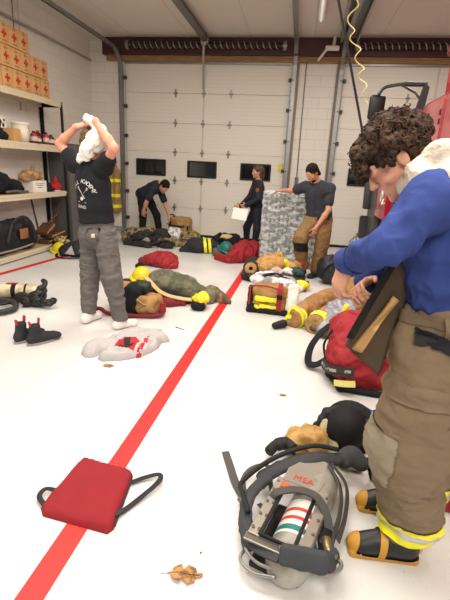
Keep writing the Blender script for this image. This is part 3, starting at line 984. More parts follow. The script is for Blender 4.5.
# short brown hair
hr = [ell(at(0, -.018, .040), (.090, .108, .100), HM, .02), ell(at(-.045, -.05, .095), (.055, .065, .055), HM, .02), ell(at(0, -.05, -.02), (.075, .06, .07), HM, .03), ell(at(0, .07, .085), (.06, .03, .03), HM, .02),
      ell(at(0, .10, -.03), (.075, .06, .085), HM, .01, True)]
solid('hair', hr, .008, mat_blotch('hair_brown', (64, 42, 26), (120, 86, 54), 40, rough=0.6), man, wr=[(.006, (40, 40, 40), 2)])
# the white cloth in his hands
Cw = [A3(-1.765, 3.72, 1.82), A3(-1.810, 3.705, 1.745), A3(-1.875, 3.70, 1.65), A3(-1.965, 3.71, 1.545)]
cl = chain(Cw, [.036, .048, .046, .022], .03) + chain([A3(-1.765, 3.74, 1.79), A3(-1.775, 3.735, 1.70), A3(-1.80, 3.72, 1.64)], [.028, .034, .018], .03)
cl += [cap(Cw[2], .036, A3(-1.885, 3.705, 1.56), .022, .03), cap(Cw[0], .036, A3(*J['wrR']) + A3(-.07, .0, .02), .026, .03)]
cloth = solid('white_cloth', cl, .008, mat('white_knit', (236, 230, 222), 0.85, bump=0.2, bscale=200), None, smooth=1, wr=[(.013, (15, 15, 9), 4), (.007, (32, 32, 20), 2)])
tag(cloth, 'white cloth held over the head of the person in grey jeans', 'cloth')

# ------------------------------------------------------------------ person bending over by the garage door
J = dict(pel=(-3.33, 9.24, .90), neck=(-2.98, 9.13, 1.09), shL=(-3.02, 9.27, 1.03), shR=(-3.02, 8.97, 1.03),
         elL=(-2.90, 9.28, .74), elR=(-3.16, 8.95, .79), wrL=(-2.80, 9.24, .48), wrR=(-3.24, 8.97, .60),
         hipL=(-3.30, 9.33, .87), hipR=(-3.34, 9.15, .87), knL=(-3.10, 9.36, .47), knR=(-3.31, 9.13, .47),
         anL=(-3.04, 9.38, .09), anR=(-3.33, 9.12, .09), toeL=(.95, -.2, 0), toeR=(.9, -.3, 0))
p2 = empty('person', (-3.2, 9.2, 0), label='person in dark navy clothes bending down at the left garage door', cat='person')
P, M, R, F, U, L, sw = body_prims(J, .98)
HP, at, HM = head_prims((-2.85, 9.07, 1.07), (.50, -.45, -.70), (.62, -.2, .75), .98)
P += HP + [cap(J['neck'], .06, at(0, -.02, -.06), .055, .03)]
P += hand_prims(J['wrL'], (.1, -.1, -1), (-.9, 0, -.1), (0, -1, 0), curl=.9, fr=.0095)
P += hand_prims(J['wrR'], (-.1, .2, -1), (0, 1, 0), (1, 0, 0), curl=.7, fr=.0095)
solid('body', P, .008, SKIN_W, p2); face_parts(p2, at, HM)
SH, *_ = shirt_prims(J, .98, pad=.014, sleeve=.8, hem=-.04); solid('shirt', SH, .010, NAVY, p2, wr=[(.007, (10, 10, 8), 6)])
TR, *_ = trouser_prims(J, .98, pad=.012, top=.08, cuff_z=.06, cuff_r=.062); solid('trousers', TR, .010, BLACKC, p2, wr=[(.006, (9, 9, 12), 9)])
for q in 'LR': solid('shoe', shoe_prims(J['an' + q], J['toe' + q]), .010, RUBBER, p2, floor=.002)
hr = [ell(at(0, -.018, .040), (.082, .100, .092), HM, .02), ell(at(0, -.05, -.02), (.076, .06, .07), HM, .03), ell(at(0, .105, -.03), (.08, .06, .085), HM, .01, True)]
solid('hair', hr, .009, HAIR_D, p2, wr=[(.004, (40, 40, 40), 2)])

# ------------------------------------------------------------------ woman with a sheet of paper
J = dict(pel=(-.84, 8.72, .82), neck=(-.83, 8.70, 1.30), shL=(-.80, 8.56, 1.255), shR=(-.88, 8.84, 1.255),
         elL=(-.79, 8.49, 1.00), elR=(-.98, 8.86, 1.0), wrL=(-1.00, 8.52, .87), wrR=(-1.13, 8.70, .84),
         hipL=(-.81, 8.64, .79), hipR=(-.86, 8.80, .79), knL=(-.79, 8.62, .43), knR=(-1.00, 8.78, .44),
         anL=(-.83, 8.63, .085), anR=(-1.00, 8.86, .085), toeL=(-.8, -.55, 0), toeR=(-.95, -.2, 0))
p3 = empty('person', (-.9, 8.7, 0), label='dark-haired person in a navy jacket holding white papers before the middle door window', cat='person')
P, M, R, F, U, L, sw = body_prims(J, .88, True)
HP, at, HM = head_prims((-.86, 8.68, 1.475), (-.80, -.55, -.12), (0, 0, 1), .93)
P += HP + [cap(J['neck'], .047, at(0, -.02, -.07), .045, .03)]
P += hand_prims(J['wrL'], (-1, .1, -.25), (0, .9, .2), (0, 0, 1), .92, curl=.8, fr=.0095)
P += hand_prims(J['wrR'], (-.9, -.4, -.25), (.3, -.8, .3), (0, 0, 1), .92, curl=.5, fr=.0095)
solid('body', P, .008, SKIN_W, p3); face_parts(p3, at, HM, .93)
SH, M, R, F, U, L = shirt_prims(J, .9, pad=.022, hem=-.07, long=True, cuffpad=.018)
jk = solid('jacket', SH, .009, mat('navy_jacket', (24, 25, 36), 0.8, var=0.2), p3, wr=[(.006, (11, 11, 9), 6)])
TR, *_ = trouser_prims(J, .86, pad=.010, top=.05, cuff_z=.09, cuff_r=.050, knee_r=.072); solid('leggings', TR, .009, mat('navy_leggings', (22, 27, 44), 0.75), p3)
for q in 'LR':
    sh = solid('shoe', shoe_prims(J['an' + q], J['toe' + q], .9, .24), .009, mat('dark_trainer', (40, 36, 40), 0.7), p3, floor=.002)
    a_ = A3(*J['an' + q]); bm = B(); tube(bm, [a_ + A3(0, 0, .0), a_ + A3(0, 0, .04)], .043, 14); obj('sock', bm, mat('pink_sock', (226, 190, 196), 0.8), p3, True, True)
hr = [ell(at(0, -.020, .040), (.080, .100, .092), HM, .02), cap(at(0, -.075, .02), .07, at(0, -.085, -.12), .05, .03), cap(at(.06, -.04, .0), .03, at(.055, -.05, -.12), .02, .02), cap(at(-.06, -.04, .0), .03, at(-.055, -.05, -.12), .02, .02),
      ell(at(0, .108, -.03), (.08, .07, .095), HM, .01, True)]
solid('hair', hr, .009, mat_blotch('hair_chestnut', (44, 28, 20), (92, 60, 40), 40, rough=0.5), p3, wr=[(.005, (46, 46, 14), 2)])
# round badge on the sleeve, narrow collar
bm = B(); lathe(bm, [(0, 0), (.034, 0), (.034, .003), (.026, .004), (0, .004)], 16)
sl = A3(*J['shL']) * .62 + A3(*J['elL']) * .38
bmesh.ops.transform(bm, matrix=cross_frame(sl + A3(-.02, -.072, 0), (1, 0, 0), (-.25, -1, 0.1)), verts=bm.verts[:]); obj('sleeve_badge', bm, mat('badge_red', (150, 62, 58), 0.7), p3, False, True)
bm = B()
strap(bm, [at(.05, .02, -.15), at(.02, .075, -.20), at(.005, .09, -.30)], .03, .006, side=(0, 0.3, 1)); strap(bm, [at(-.05, .02, -.15), at(-.02, .075, -.20), at(-.005, .09, -.30)], .03, .006, side=(0, .3, 1)); obj('collar', bm, mat('navy_collar', (34, 34, 44), 0.8), p3, False, True)
# her papers
bm = B()
for k in range(2):
    M4 = cross_frame((-1.12, 8.50 - .006 * k, .735), (1, .12, -.12 - .1 * k), (-.1, -1, .35))
    box(bm, (0, 0, 0), (.29, .215, .002)); bmesh.ops.transform(bm, matrix=M4, verts=bm.verts[-8:])
tag(obj('paper_sheets', bm, mat('white_paper', (244, 242, 238), 0.7, var=0.02)), 'white sheets of paper held by the person in the navy jacket', 'paper')

# ------------------------------------------------------------------ man leaning on the pallet
J = dict(pel=(.32, 6.66, .90), neck=(.235, 6.60, 1.40), shL=(.42, 6.64, 1.335), shR=(.065, 6.66, 1.335),
         elL=(.43, 6.48, 1.03), elR=(-.10, 6.82, 1.27), wrL=(.28, 6.38, .78), wrR=(-.27, 7.02, 1.255),
         hipL=(.40, 6.67, .86), hipR=(.23, 6.65, .86), knL=(.40, 6.58, .46), knR=(.07, 6.44, .58),
         anL=(.37, 6.62, .09), anR=(.14, 6.62, .16), toeL=(-.5, -.85, 0), toeR=(-.6, -.8, 0))
p4 = empty('person', (.3, 6.6, 0), label='person in dark T-shirt and tan turnout trousers leaning a hand on the wrapped pallet', cat='person')
P, M, R, F, U, L, sw = body_prims(J, 1.02)
HP, at, HM = head_prims((.145, 6.52, 1.545), (-.52, -.62, -.55), (-.35, -.3, .85), 1.0)
P += HP + [cap(J['neck'], .062, at(0, -.02, -.06), .056, .03)]
P += hand_prims(J['wrR'], (-.8, .35, -.15), (0, 0, -1), (.3, .9, 0), curl=.25, fr=.0095)
P += hand_prims(J['wrL'], (-.25, -.1, -.95), (-.5, .8, 0), (-1, -.3, 0), curl=.8, fr=.0095)
solid('body', P, .007, SKIN_W, p4); face_parts(p4, at, HM)
SH, *_ = shirt_prims(J, 1.04, pad=.022, sleeve=.62, hem=-.02, waist=1.08); solid('tshirt', SH, .009, mat('charcoal_tee', (44, 46, 56), 0.85, var=0.2, vscale=18), p4, wr=[(.007, (9, 9, 7), 6), (.003, (22, 22, 20), 1)])
TR, M, R, F, U = trouser_prims(J, 1.0, pad=.035, top=.05, cuff_z=.05, cuff_r=.09, knee_r=.10, thigh=.125)
tr = solid('turnout_trousers', TR, .009, mat_blotch('brown_turnout', (112, 84, 50), (150, 116, 74), 8, (0.3, 0.7), 0.85), p4, wr=[(.010, (8, 8, 11), 3), (.004, (18, 18, 26), 9)])
kn = A3(*J['knR'])
band(tr, 'knee_patch', kn + A3(.02, 0, -.10), A3(0, 0, 1), -.07, .07, .006, RUBBER, p4, lambda c: c.x < .28)
for q in 'LR':
    solid('boot', shoe_prims(J['an' + q], J['toe' + q], 1.1, .30), .010, RUBBER, p4, floor=.002)
bm = B(); M4 = cross_frame((.11, 6.37, .22), (.3, -.2, 1), (-.5, -.8, .1)); box(bm, (0, 0, 0), (.13, .05, .02), bevel=.006); bmesh.ops.transform(bm, matrix=M4, verts=bm.verts[:])
obj('boot_loop', bm, mat('red_strap', (186, 36, 30), 0.7), p4, False, True)
hr = [ell(at(0, -.020, .040), (.082, .101, .092), HM, .02), ell(at(0, -.05, -.02), (.076, .06, .07), HM, .03), cap(at(0, -.10, -.02), .035, at(0, -.13, -.10), .022, .02), ell(at(0, .118, -.015), (.075, .075, .10), HM, .01, True)]
solid('hair', hr, .009, HAIR_D, p4, wr=[(.004, (46, 46, 20), 2)])
brd = [ell(at(0, .035, -.09), (.052, .058, .042), HM, .02), ell(at(0, .09, -.04), (.06, .05, .022), HM, .02, True), ell(at(0, -.04, -.08), (.1, .05, .08), HM, .02, True)]
solid('beard', brd, .007, HAIR_D, p4)

# the two people by the door stand a little nearer; what the person holds moves along
for q, dx, dy, sc_ in ((p2, .09, -.42, 1.06), (p3, .03, -.33, 1.03)):
    q.location = (q.location.x + dx, q.location.y + dy, 0); q.scale = (sc_,) * 3
bpy.data.objects['paper_sheets'].location = (.03, -.34, -.005)
# ------------------------------------------------------------------ foreground man stepping into his bunker gear
J = dict(pel=(.60, 1.60, 1.00), neck=(.445, 1.585, 1.51), shL=(.405, 1.42, 1.485), shR=(.455, 1.775, 1.46),
         elL=(.278, 1.34, 1.345), elR=(.36, 1.86, 1.19), wrL=(.185, 1.50, 1.258), wrR=(.285, 1.645, 1.165),
         hipL=(.585, 1.49, .93), hipR=(.63, 1.70, .93), knL=(.515, 1.48, .55), knR=(.68, 1.80, .50),
         anL=(.595, 1.548, .09), anR=(.665, 1.80, .09), toeL=(-1, .0, 0), toeR=(-.95, -.02, 0))
fm = empty('person', (.62, 1.62, 0), label='curly-haired person in blue sweatshirt and khaki bunker trousers standing nearest the camera', cat='person')
P, M, R, F, U, L, sw = body_prims(J, 1.0)
HP, at, HM = head_prims((.310, 1.60, 1.610), (-.74, .05, -.67), (-.62, .04, .78), 1.0)
P += HP + [cap(J['neck'], .060, at(0, -.02, -.07), .055, .03)]
P += hand_prims(J['wrL'], (-.22, .10, -.95), (.75, .35, -.25), (-.35, .9, .0), 1.0, curl=.75, spread=.12, each=(.55, .7, .85, 1.0), k=.004)
P += hand_prims(J['wrR'], (-.45, -.75, -.15), (.5, -.5, -.6), (-.3, .2, .9), .95, curl=.9, k=.004)
P += [ell(at(.032 * g, .0835, .003), (.0160, .0140, .0130), HM, .005) for g in (1, -1)]     # lowered eyelids
solid('body', P, .0048, SKIN, fm); face_parts(fm, at, HM, .85)
BLUE = mat('royal_blue_fleece', (50, 66, 124), 0.9, var=0.14, vscale=16, bump=0.2, bscale=350, spec=0.2)
SH, Mx, R, F, U, L = shirt_prims(J, 1.02, pad=.012, hem=.10, sleeve=.25, waist=1.14)
for q in 'LR':
    s_, e_, w_ = A3(*J['sh' + q]), A3(*J['el' + q]), A3(*J['wr' + q]); m_ = e_ * .6 + w_ * .4
    SH[-1:-1] = [cap(s_, .070, e_, .054, .03), cap(e_, .053, m_, .050, .025), cap(m_, .050, w_, .036, .02)]
swt = solid('sweatshirt', SH, .0065, BLUE, fm, wr=[(.011, (8, 9, 9), 2), (.006, (18, 18, 15), 5), (.002, (40, 40, 30), 5)])
wl = A3(*J['wrL']); e_ = A3(*J['elL']); dd = norm(wl - e_)
band(swt, 'cuff', wl, dd, -.05, .02, .003, mat('blue_rib', (36, 52, 118), 0.9), fm, lambda c: (c - V(wl)).length < .09)
# cream fleece hood bunched round the neck
n_ = A3(*J['neck'])
hd = chain([n_ + A3(-.10, -.05, .015), n_ + A3(-.07, -.125, .04), n_ + A3(.0, -.155, .055), n_ + A3(.09, -.11, .03), n_ + A3(.13, 0, .01), n_ + A3(.09, .11, .03), n_ + A3(-.01, .14, .04)],
           [.024, .036, .046, .052, .055, .05, .04], .03)
hd += chain([n_ + A3(-.09, -.10, .055), n_ + A3(-.03, -.12, .105), n_ + A3(.05, -.10, .09), n_ + A3(.13, -.05, .06)], [.024, .036, .04, .04], .02)
hd += chain([n_ + A3(-.03, -.06, .10), n_ + A3(.04, -.05, .12), n_ + A3(.12, .02, .09)], [.03, .04, .045], .02)
hd += chain([n_ + A3(.0, -.16, .0), n_ + A3(.09, -.15, .02), n_ + A3(.16, -.08, .0)], [.03, .045, .05], .02)
solid('fleece_hood', hd, .006, mat('cream_fleece', (208, 196, 180), 0.95, var=0.08, bump=0.6, bscale=120, spec=0.15), fm, wr=[(.012, (16, 16, 16), 1), (.004, (50, 50, 50), 3)])
# curly hair: a bumpy cap, a drooping fringe and a few hundred loose ringlets
rr = random.Random(3)
hr = [ell(at(0, -.016, .040), (.083, .101, .090), HM, .02), ell(at(0, -.055, -.01), (.076, .056, .07), HM, .03)]
locks = []
for i in range(420):
    th = rr.uniform(0, 2 * PI); ph = math.acos(rr.uniform(-.4, 1))
    d = A3(math.sin(ph) * math.cos(th), math.sin(ph) * math.sin(th), math.cos(ph))
    if d[1] > .40 and d[2] < .22: continue
    q = rr.uniform(.95, 1.12)
    p = at(d[0] * .085 * q, -.016 + d[1] * .101 * q, .040 + d[2] * .089 * q)
    hr.append(ell(p, (rr.uniform(.010, .020),) * 3, None, .006)); locks.append((p, HM @ d))
for i in range(70):     # fringe drooping over the brow
    t = rr.random()
    p = at(rr.uniform(-.072, .072), .080 + .036 * t + rr.uniform(-.01, .01), .112 - .085 * t + rr.uniform(-.012, .012)); hr.append(ell(p, (rr.uniform(.010, .019),) * 3, None, .006))
    locks.append((p, norm(HM @ A3(rr.uniform(-.3, .3), .8, -.7)))); locks.append((p, norm(HM @ A3(rr.uniform(-.5, .5), .6, -.9))))
hr += [ell(at(0, .072, .075), (.068, .035, .04), HM, .02), ell(at(-.085, .0, -.015), (.022, .032, .042), HM, .006, True), ell(at(.085, .0, -.015), (.022, .032, .042), HM, .006, True), ell(at(0, .125, -.055), (.09, .07, .07), HM, .01, True)]
HAIRF = mat_blotch('hair_curly_brown', (18, 12, 10), (92, 68, 50), 70, (0.36, 0.74), rough=0.75, spec=.2)
hair = solid('hair', hr, .005, HAIRF, fm, smooth=1, wr=[(.004, (60, 60, 60), 2), (.002, (120, 120, 120), 2)])
bm = B(); bm.from_mesh(hair.data); bmesh.ops.transform(bm, matrix=wm(hair), verts=bm.verts[:])
for p, d in locks * 2:
    d = norm(np.array(d) + rng.normal(0, .5, 3)); u, w_ = frame_of(V(d)); r0 = rr.uniform(.007, .013); Ln = rr.uniform(.010, .026); ph = rr.uniform(0, 6); tr_ = rr.uniform(1.0, 1.5); th_ = rr.uniform(.0028, .0048)
    pts = []
    for k in range(11):
        t = k / 10; a = ph + t * 2 * PI * tr_
        pts.append(V(p) + V(d) * (.004 + t * Ln) + (u * math.cos(a) + w_ * math.sin(a)) * r0)
    tube(bm, pts, [th_ * (1 - .5 * k / 10) for k in range(11)], 5)
oldp = hair.data; me = bpy.data.meshes.new('hair'); bmesh.ops.transform(bm, matrix=wm(fm).inverted(), verts=bm.verts[:])
for f in bm.faces: f.smooth = True
bm.to_mesh(me); bm.free(); me.materials.append(HAIRF); hair.data = me; bpy.data.meshes.remove(oldp)

# bunker trousers
PT = [rbox((.595, 1.60, 1.0), (.185, .215, .17), .14, None, .05),
      cap((.580, 1.49, .93), .165, (.497, 1.485, .58), .130, .05), cap((.497, 1.485, .58), .130, (.555, 1.53, .32), .106, .04), flatcap((.553, 1.53, .40), (.583, 1.545, .20), .110, .098, .085, (0, 1, 0), .04), flatcap((.583, 1.545, .20), (.588, 1.55, .0), .098, .100, .066, (0, 1, 0), .03),
      cap((.63, 1.71, .93), .155, (.70, 1.83, .55), .125, .05), cap((.70, 1.83, .55), .125, (.69, 1.84, .02), .115, .03),
      cut((.595, 1.6, 1.135), (-.12, 0, 1)), cut((0, 0, .062), (0.1, 0, -1))]
bt = solid('bunker_trousers', PT, .007, KHAKI, fm, wr=[(.016, (6, 6, 9), 3), (.009, (11, 11, 22), 7), (.003, (28, 28, 44), 1)])
# upper section with a hem, waistband, belt
DK = mat('khaki_dark', (104, 88, 66), 0.85, bump=0.2, bscale=260)
ax_up = A3(-.18, 0, 1)
band(bt, 'hip_panel', (.595, 1.6, 1.0), ax_up, -.165, .125, .010, KHAKI, fm)
band(bt, 'waistband', (.595, 1.6, 1.0), ax_up, .095, .132, .015, DK, fm)
band(bt, 'belt', (.595, 1.6, 1.0), A3(.05, 0, 1), .018, .056, .018, BLACKC, fm, lambda c: c.y < 1.6 and c.x > .44)
bm = B(); box(bm, (.462, 1.392, 1.038), (.085, .026, .044), rotm(0, 0, -.62), bevel=.006); obj('belt_buckle', bm, mat('buckle_black', (18, 18, 20), 0.35), fm, False, True)
band(bt, 'knee_patch', (.5, 1.48, .56), A3(0, 0, 1), -.13, .10, .006, mat('grey_knee', (140, 128, 108), 0.8, bump=0.2, bscale=200), fm, lambda c: c.x < .425 and c.y < 1.60, label='lighter grey-tan knee patch')
for (z0, z1, m_, nm, off) in ((.085, .120, YEL, 'reflective_band', .006), (.120, .148, SILV, 'reflective_band', .006), (.148, .186, YEL, 'reflective_band', .006)):
    band(bt, nm, (.6, 1.55, 0), A3(.05, 0, 1), z0 + .040, z1 + .040, off, m_, fm, lambda c: True, label=('bright yellow stripe' if m_ is YEL else 'silver stripe'))
# cargo seam and pull loop
bm = B(); strap(bm, spline([(.415, 1.43, .80), (.47, 1.36, .73), (.55, 1.335, .76), (.63, 1.34, .80)], 6), .02, .01, side=(0, -1, .2)); obj('pocket_flap', bm, DK, fm, False, True)
bm = B(); strap(bm, spline([(.50, 1.372, 1.13), (.505, 1.352, 1.09), (.51, 1.367, 1.05)], 6), .022, .006, side=(1, 0, 0)); obj('belt_loop', bm, DK, fm, False, True)
# open front flap with a black edge strip and a tan lining
FL = mat('flap_brown', (74, 60, 44), 0.9, var=0.15, bump=0.2, bscale=200)
def sheet(pts3, thick, n=10, wob=.006):
    """quad sheet between four corners (a,b,c,d), given a thickness"""
    a, b, c, d = [V(p) for p in pts3]; bm = B(); g0, g1 = [], []
    nn = (b - a).cross(d - a).normalized()
    for i in range(n + 1):
        for j in range(n + 1):
            u, v = i / n, j / n
            p = (a.lerp(b, u)).lerp(d.lerp(c, u), v) + nn * wob * math.sin(5 * u + 3 * v)
            g0.append(bm.verts.new(p + nn * thick / 2)); g1.append(bm.verts.new(p - nn * thick / 2))
    I = lambda i, j: i * (n + 1) + j
    for i in range(n):
        for j in range(n):
            bm.faces.new((g0[I(i, j)], g0[I(i + 1, j)], g0[I(i + 1, j + 1)], g0[I(i, j + 1)])); bm.faces.new((g1[I(i, j + 1)], g1[I(i + 1, j + 1)], g1[I(i + 1, j)], g1[I(i, j)]))
    edge = [(I(i, 0), I(i + 1, 0)) for i in range(n)] + [(I(n, j), I(n, j + 1)) for j in range(n)] + [(I(i + 1, n), I(i, n)) for i in reversed(range(n))] + [(I(0, j + 1), I(0, j)) for j in reversed(range(n))]
    for p, q in edge: bm.faces.new((g0[q], g0[p], g1[p], g1[q]))
    bmesh.ops.recalc_face_normals(bm, faces=bm.faces[:]); return bm
fo = obj('front_flap', sheet([(.345, 1.52, 1.315), (.222, 1.50, .945), (.345, 1.505, .845), (.42, 1.56, 1.16)], .016), FL, fm, True, True, label='dark brown open front flap')
obj('hook_strip', sheet([(.345, 1.505, 1.325), (.214, 1.488, .985), (.238, 1.484, .985), (.362, 1.50, 1.30)], .012), mat('black_velcro', (16, 15, 16), 0.95), fo, True, True)
obj('flap_lining', sheet([(.352, 1.497, 1.155), (.242, 1.480, .945), (.268, 1.476, .945), (.372, 1.500, 1.14)], .022, wob=.008), mat_blotch('tan_lining', (170, 132, 82), (204, 166, 112), 10, rough=0.85), fo, True, True)
obj('inner_flap', sheet([(.40, 1.60, 1.25), (.30, 1.60, .93), (.38, 1.62, .85), (.46, 1.66, 1.10)], .014), FL, fm, True, True)
# suspender strap over the shoulder
bm = B(); strap(bm, spline([(.36, 1.44, 1.40), (.375, 1.43, 1.50), (.425, 1.44, 1.565), (.50, 1.46, 1.555), (.58, 1.47, 1.46), (.66, 1.49, 1.28), (.70, 1.50, 1.12)], 8), .04, .006, side=(0, 1, 0)); obj('suspender', bm, BLACKC, fm, False, True)

# rubber boots
BOOTY = mat('boot_yellow', (196, 142, 46), 0.55, var=0.12)
BOOTB = mat('boot_black', (28, 27, 28), 0.45, var=0.2, bump=0.05)
for (hx, hy, tx, ty) in ((.640, 1.545, .345, 1.530), (.715, 1.815, .415, 1.80)):
    h = A3(hx, hy, 0); t = norm(A3(tx - hx, ty - hy, 0)); z = A3(0, 0, 1); sd = np.cross(z, t); Ln = math.hypot(tx - hx, ty - hy)
    Mb = np.stack([sd, t, z], 1)
    BP = [cap(h + t * .05 + z * .05, .05, h + t * .13 + z * .048, .047, .03), ell(h + t * (Ln - .075) + z * .036, (.050, .074, .043), Mb, .03), ell(h + t * (Ln - .15) + z * .055, (.048, .09, .055), Mb, .03),
          cap(h + t * .065 + z * .07, .054, h + t * .06 + z * .28, .068, .03), rbox(h + t * (Ln / 2) + z * .012, (.045, Ln / 2 - .008, .014), .012, Mb, .012), cut(h + z * .001, -z), cut(h + z * .30, z)]
    bo = solid('boot', BP, .006, BOOTB, fm, floor=.001)
    hv = V(h); tv = V(t)
    band(bo, 'sole', h, z, .0, .024, .007, BOOTY, bo, label='mustard yellow sole')
    band(bo, 'toe_cap', h, t + z * .30, Ln - .036, Ln + .1, .005, BOOTY, bo, lambda c: c.z > .018, label='mustard yellow toe cap')
    band(bo, 'boot_strap', h, t + z * .1, .150, .178, .006, BOOTY, bo, lambda c: c.z > .018 and c.z < .16, label='mustard yellow strap')
# ================================================================== steel rack on the left wall and what stands on it
CREAM = mat('shelf_beam_cream', (214, 200, 172), 0.55, var=0.08)
SHB = mat('shelf_board', (176, 158, 128), 0.8, var=0.15)
rk = empty('shelf_rack', (-4.49, 5.6, 0), label='tall steel rack with cream beams and dark slotted posts along the left wall', cat='shelf')
XF, XK, Y0, Y1 = -4.30, -4.685, 3.55, 7.56
for (z0, z1) in ((.02, .10), (.92, 1.01), (1.68, 1.79), (2.43, 2.52)):
    s_ = obj('shelf_board', box(B(), ((XF + XK) / 2, (Y0 + Y1) / 2, z1 - .012), (XF - XK - .03, Y1 - Y0 - .02, .02)), SHB, rk, world=True)
    bm = B(); box(bm, (XF, (Y0 + Y1) / 2, (z0 + z1) / 2), (.035, Y1 - Y0, z1 - z0), bevel=.004); box(bm, (XF + .008, (Y0 + Y1) / 2, z1 - .03), (.03, Y1 - Y0, .02))
    obj('front_beam', bm, CREAM, rk, world=True)
    obj('rear_beam', box(B(), (XK + .01, (Y0 + Y1) / 2, (z0 + z1) / 2), (.03, Y1 - Y0, z1 - z0)), CREAM, rk, world=True)
    obj('end_beam', box(B(), ((XF + XK) / 2, Y1 - .01, (z0 + z1) / 2), (XF - XK, .03, z1 - z0)), BLACKM, rk, world=True)
def upright(x, y):
    bm = B(); zt = 2.52
    box(bm, (x, y, zt / 2), (.05, .008, zt)); box(bm, (x - .024 if x < -4.5 else x + .02, y - .02, zt / 2), (.006, .045, zt))
    for k in range(42): box(bm, (x + .012, y - .008, .08 + k * .058), (.022, .012, .02))
    return obj('upright', bm, BLACKM, rk, world=True)
for x in (XF + .0, XK + .01):
    for y in (Y1 + .006, Y0 + .01): upright(x, y)
upright(XK + .01, 5.5)

CARD = mat_blotch('carton_card', (196, 148, 92), (214, 168, 112), 5, (0.3, 0.7), 0.8)
TAPE = mat('carton_tape', (184, 138, 86), 0.4)
REDX = mat('red_cross_print', (190, 40, 34), 0.7)
INK = mat('brown_ink', (120, 78, 50), 0.7)
def carton(name='first_aid_carton', w=.235, d=.32, h=.275):
    """origin at the middle of the base; the printed end looks along +x"""
    root = empty(name)
    bm = B(); box(bm, (0, 0, h / 2), (d, w, h), bevel=.004); obj('carton_body', bm, CARD, root)
    bm = B(); box(bm, (.001, 0, h + .0005), (d - .01, .045, .001)); box(bm, (d / 2 + .0008, 0, h - .03), (.001, .045, .06)); obj('packing_tape', bm, TAPE, root)
    c = .018; a = .055
    bm = B(); prism(bm, [(-c, -a), (c, -a), (c, -c), (a, -c), (a, c), (c, c), (c, a), (-c, a), (-c, c), (-a, c), (-a, -c), (-c, -c)], .0012, Matrix.Translation((d / 2 + .0006, 0, h * .48)) @ Matrix(((0, 0, 1, 0), (1, 0, 0, 0), (0, 1, 0, 0), (0, 0, 0, 1))))
    obj('red_cross', bm, REDX, root)
    bm = B()
    for k, (ww, zz) in enumerate(((.09, .235), (.06, .222), (.11, .045), (.08, .033))): box(bm, (d / 2 + .0008, 0, h * zz / .275), (.001, ww, .006))
    obj('print_lines', bm, INK, root)
    return root
proto = carton()
first = True
tier_n = {0: 'bottom', 1: 'middle', 2: 'top'}
cols = [7.145, 6.905, 6.665, 6.425, 6.185, 5.945, 5.70, 5.455]
ordn = ['first', 'second', 'third', 'fourth', 'fifth', 'sixth', 'seventh', 'eighth']
for ci, y in enumerate(cols):
    for tz in range(2 if ci < 2 else 3):
        o = proto if first else copy_tree(proto)
        first = False
        o.location = (-4.485 + rng.uniform(-.012, .008), y + rng.uniform(-.001, .001), 2.522 + tz * .284)
        o.rotation_euler = (0, 0, rng.uniform(-.006, .006))
        tag(o, 'red cross carton on the top shelf, %s row, %s column from the rack end' % (tier_n[tz], ordn[ci]), 'box', 'red cross cartons on the top shelf')

# ---- second shelf (z 1.79)
Z2 = 1.792
def bucket(x, y, z):
    r = empty('plastic_bucket', (x, y, z), label='white plastic bucket with lid on the second shelf', cat='bucket')
    bm = B(); lathe(bm, [(0, 0), (.115, 0), (.13, .27), (.0, .27)], 24); obj('bucket_body', bm, mat('bucket_white', (238, 230, 208), 0.4), r, True)
    bm = B(); lathe(bm, [(.136, .262), (.140, .27), (.140, .29), (.12, .298), (0, .296)], 24); obj('lid', bm, mat('bucket_lid', (244, 238, 222), 0.4), r, True)
    bm = B(); tube(bm, [(.13 * math.cos(a), .13 * math.sin(a), .24 - .1 * math.sin(a) if 0 < a < PI else .24) for a in [PI * k / 12 for k in range(13)]], .003, 5); obj('bail_handle', bm, GALV, r)
bucket(-4.46, 6.57, Z2)
bm = B(); box(bm, (0, 0, .09), (.22, .20, .18), bevel=.004); box(bm, (.111, 0, .1), (.001, .05, .16)); box(bm, (0, 0, .181), (.22, .04, .001)); o = obj('small_carton', bm, CARD); o.location = (-4.42, 6.26, Z2); o.rotation_euler.z = .1
tag(o, 'small plain brown carton beside the white bucket on the second shelf', 'box')
bx = empty('white_carton', (-4.555, 6.05, Z2), .1, 'white patterned carton standing behind dark gear on the second shelf', 'box')
bm = B(); box(bm, (0, 0, .17), (.2, .42, .34), bevel=.005); obj('carton_body', bm, mat('white_card', (232, 226, 214), 0.7), bx)
bm = B()
for k, (yy, zz, ss) in enumerate(((.05, .26, .035), (.12, .22, .03), (.09, .15, .028), (.15, .29, .022))): lathe(bm, [(0, 0), (ss, 0), (ss, .001), (0, .001)], 10, Matrix.Translation((.1005, yy, zz)) @ Matrix.Rotation(PI / 2, 4, 'Y'))
obj('dark_marks', bm, mat('black_ink', (40, 38, 40), 0.7), bx)
hm = solid('dark_helmet_bag', [ell((-4.40, 5.93, Z2 + .10), (.045, .15, .105), None, .03), ell((-4.37, 6.03, Z2 + .05), (.05, .08, .06), None, .03), cap((-4.38, 5.80, Z2 + .1), .04, (-4.36, 5.92, Z2 + .2), .03, .03), cut((0, 0, Z2 + .002), (0, 0, -1))], .010, BLACKC, None, wr=[(.010, (14, 14, 14), 1)], floor=Z2 + .001)
tag(hm, 'black lumpy gear bag at the near end of the second shelf', 'bag')
REDP = mat('red_plastic', (176, 34, 36), 0.4)
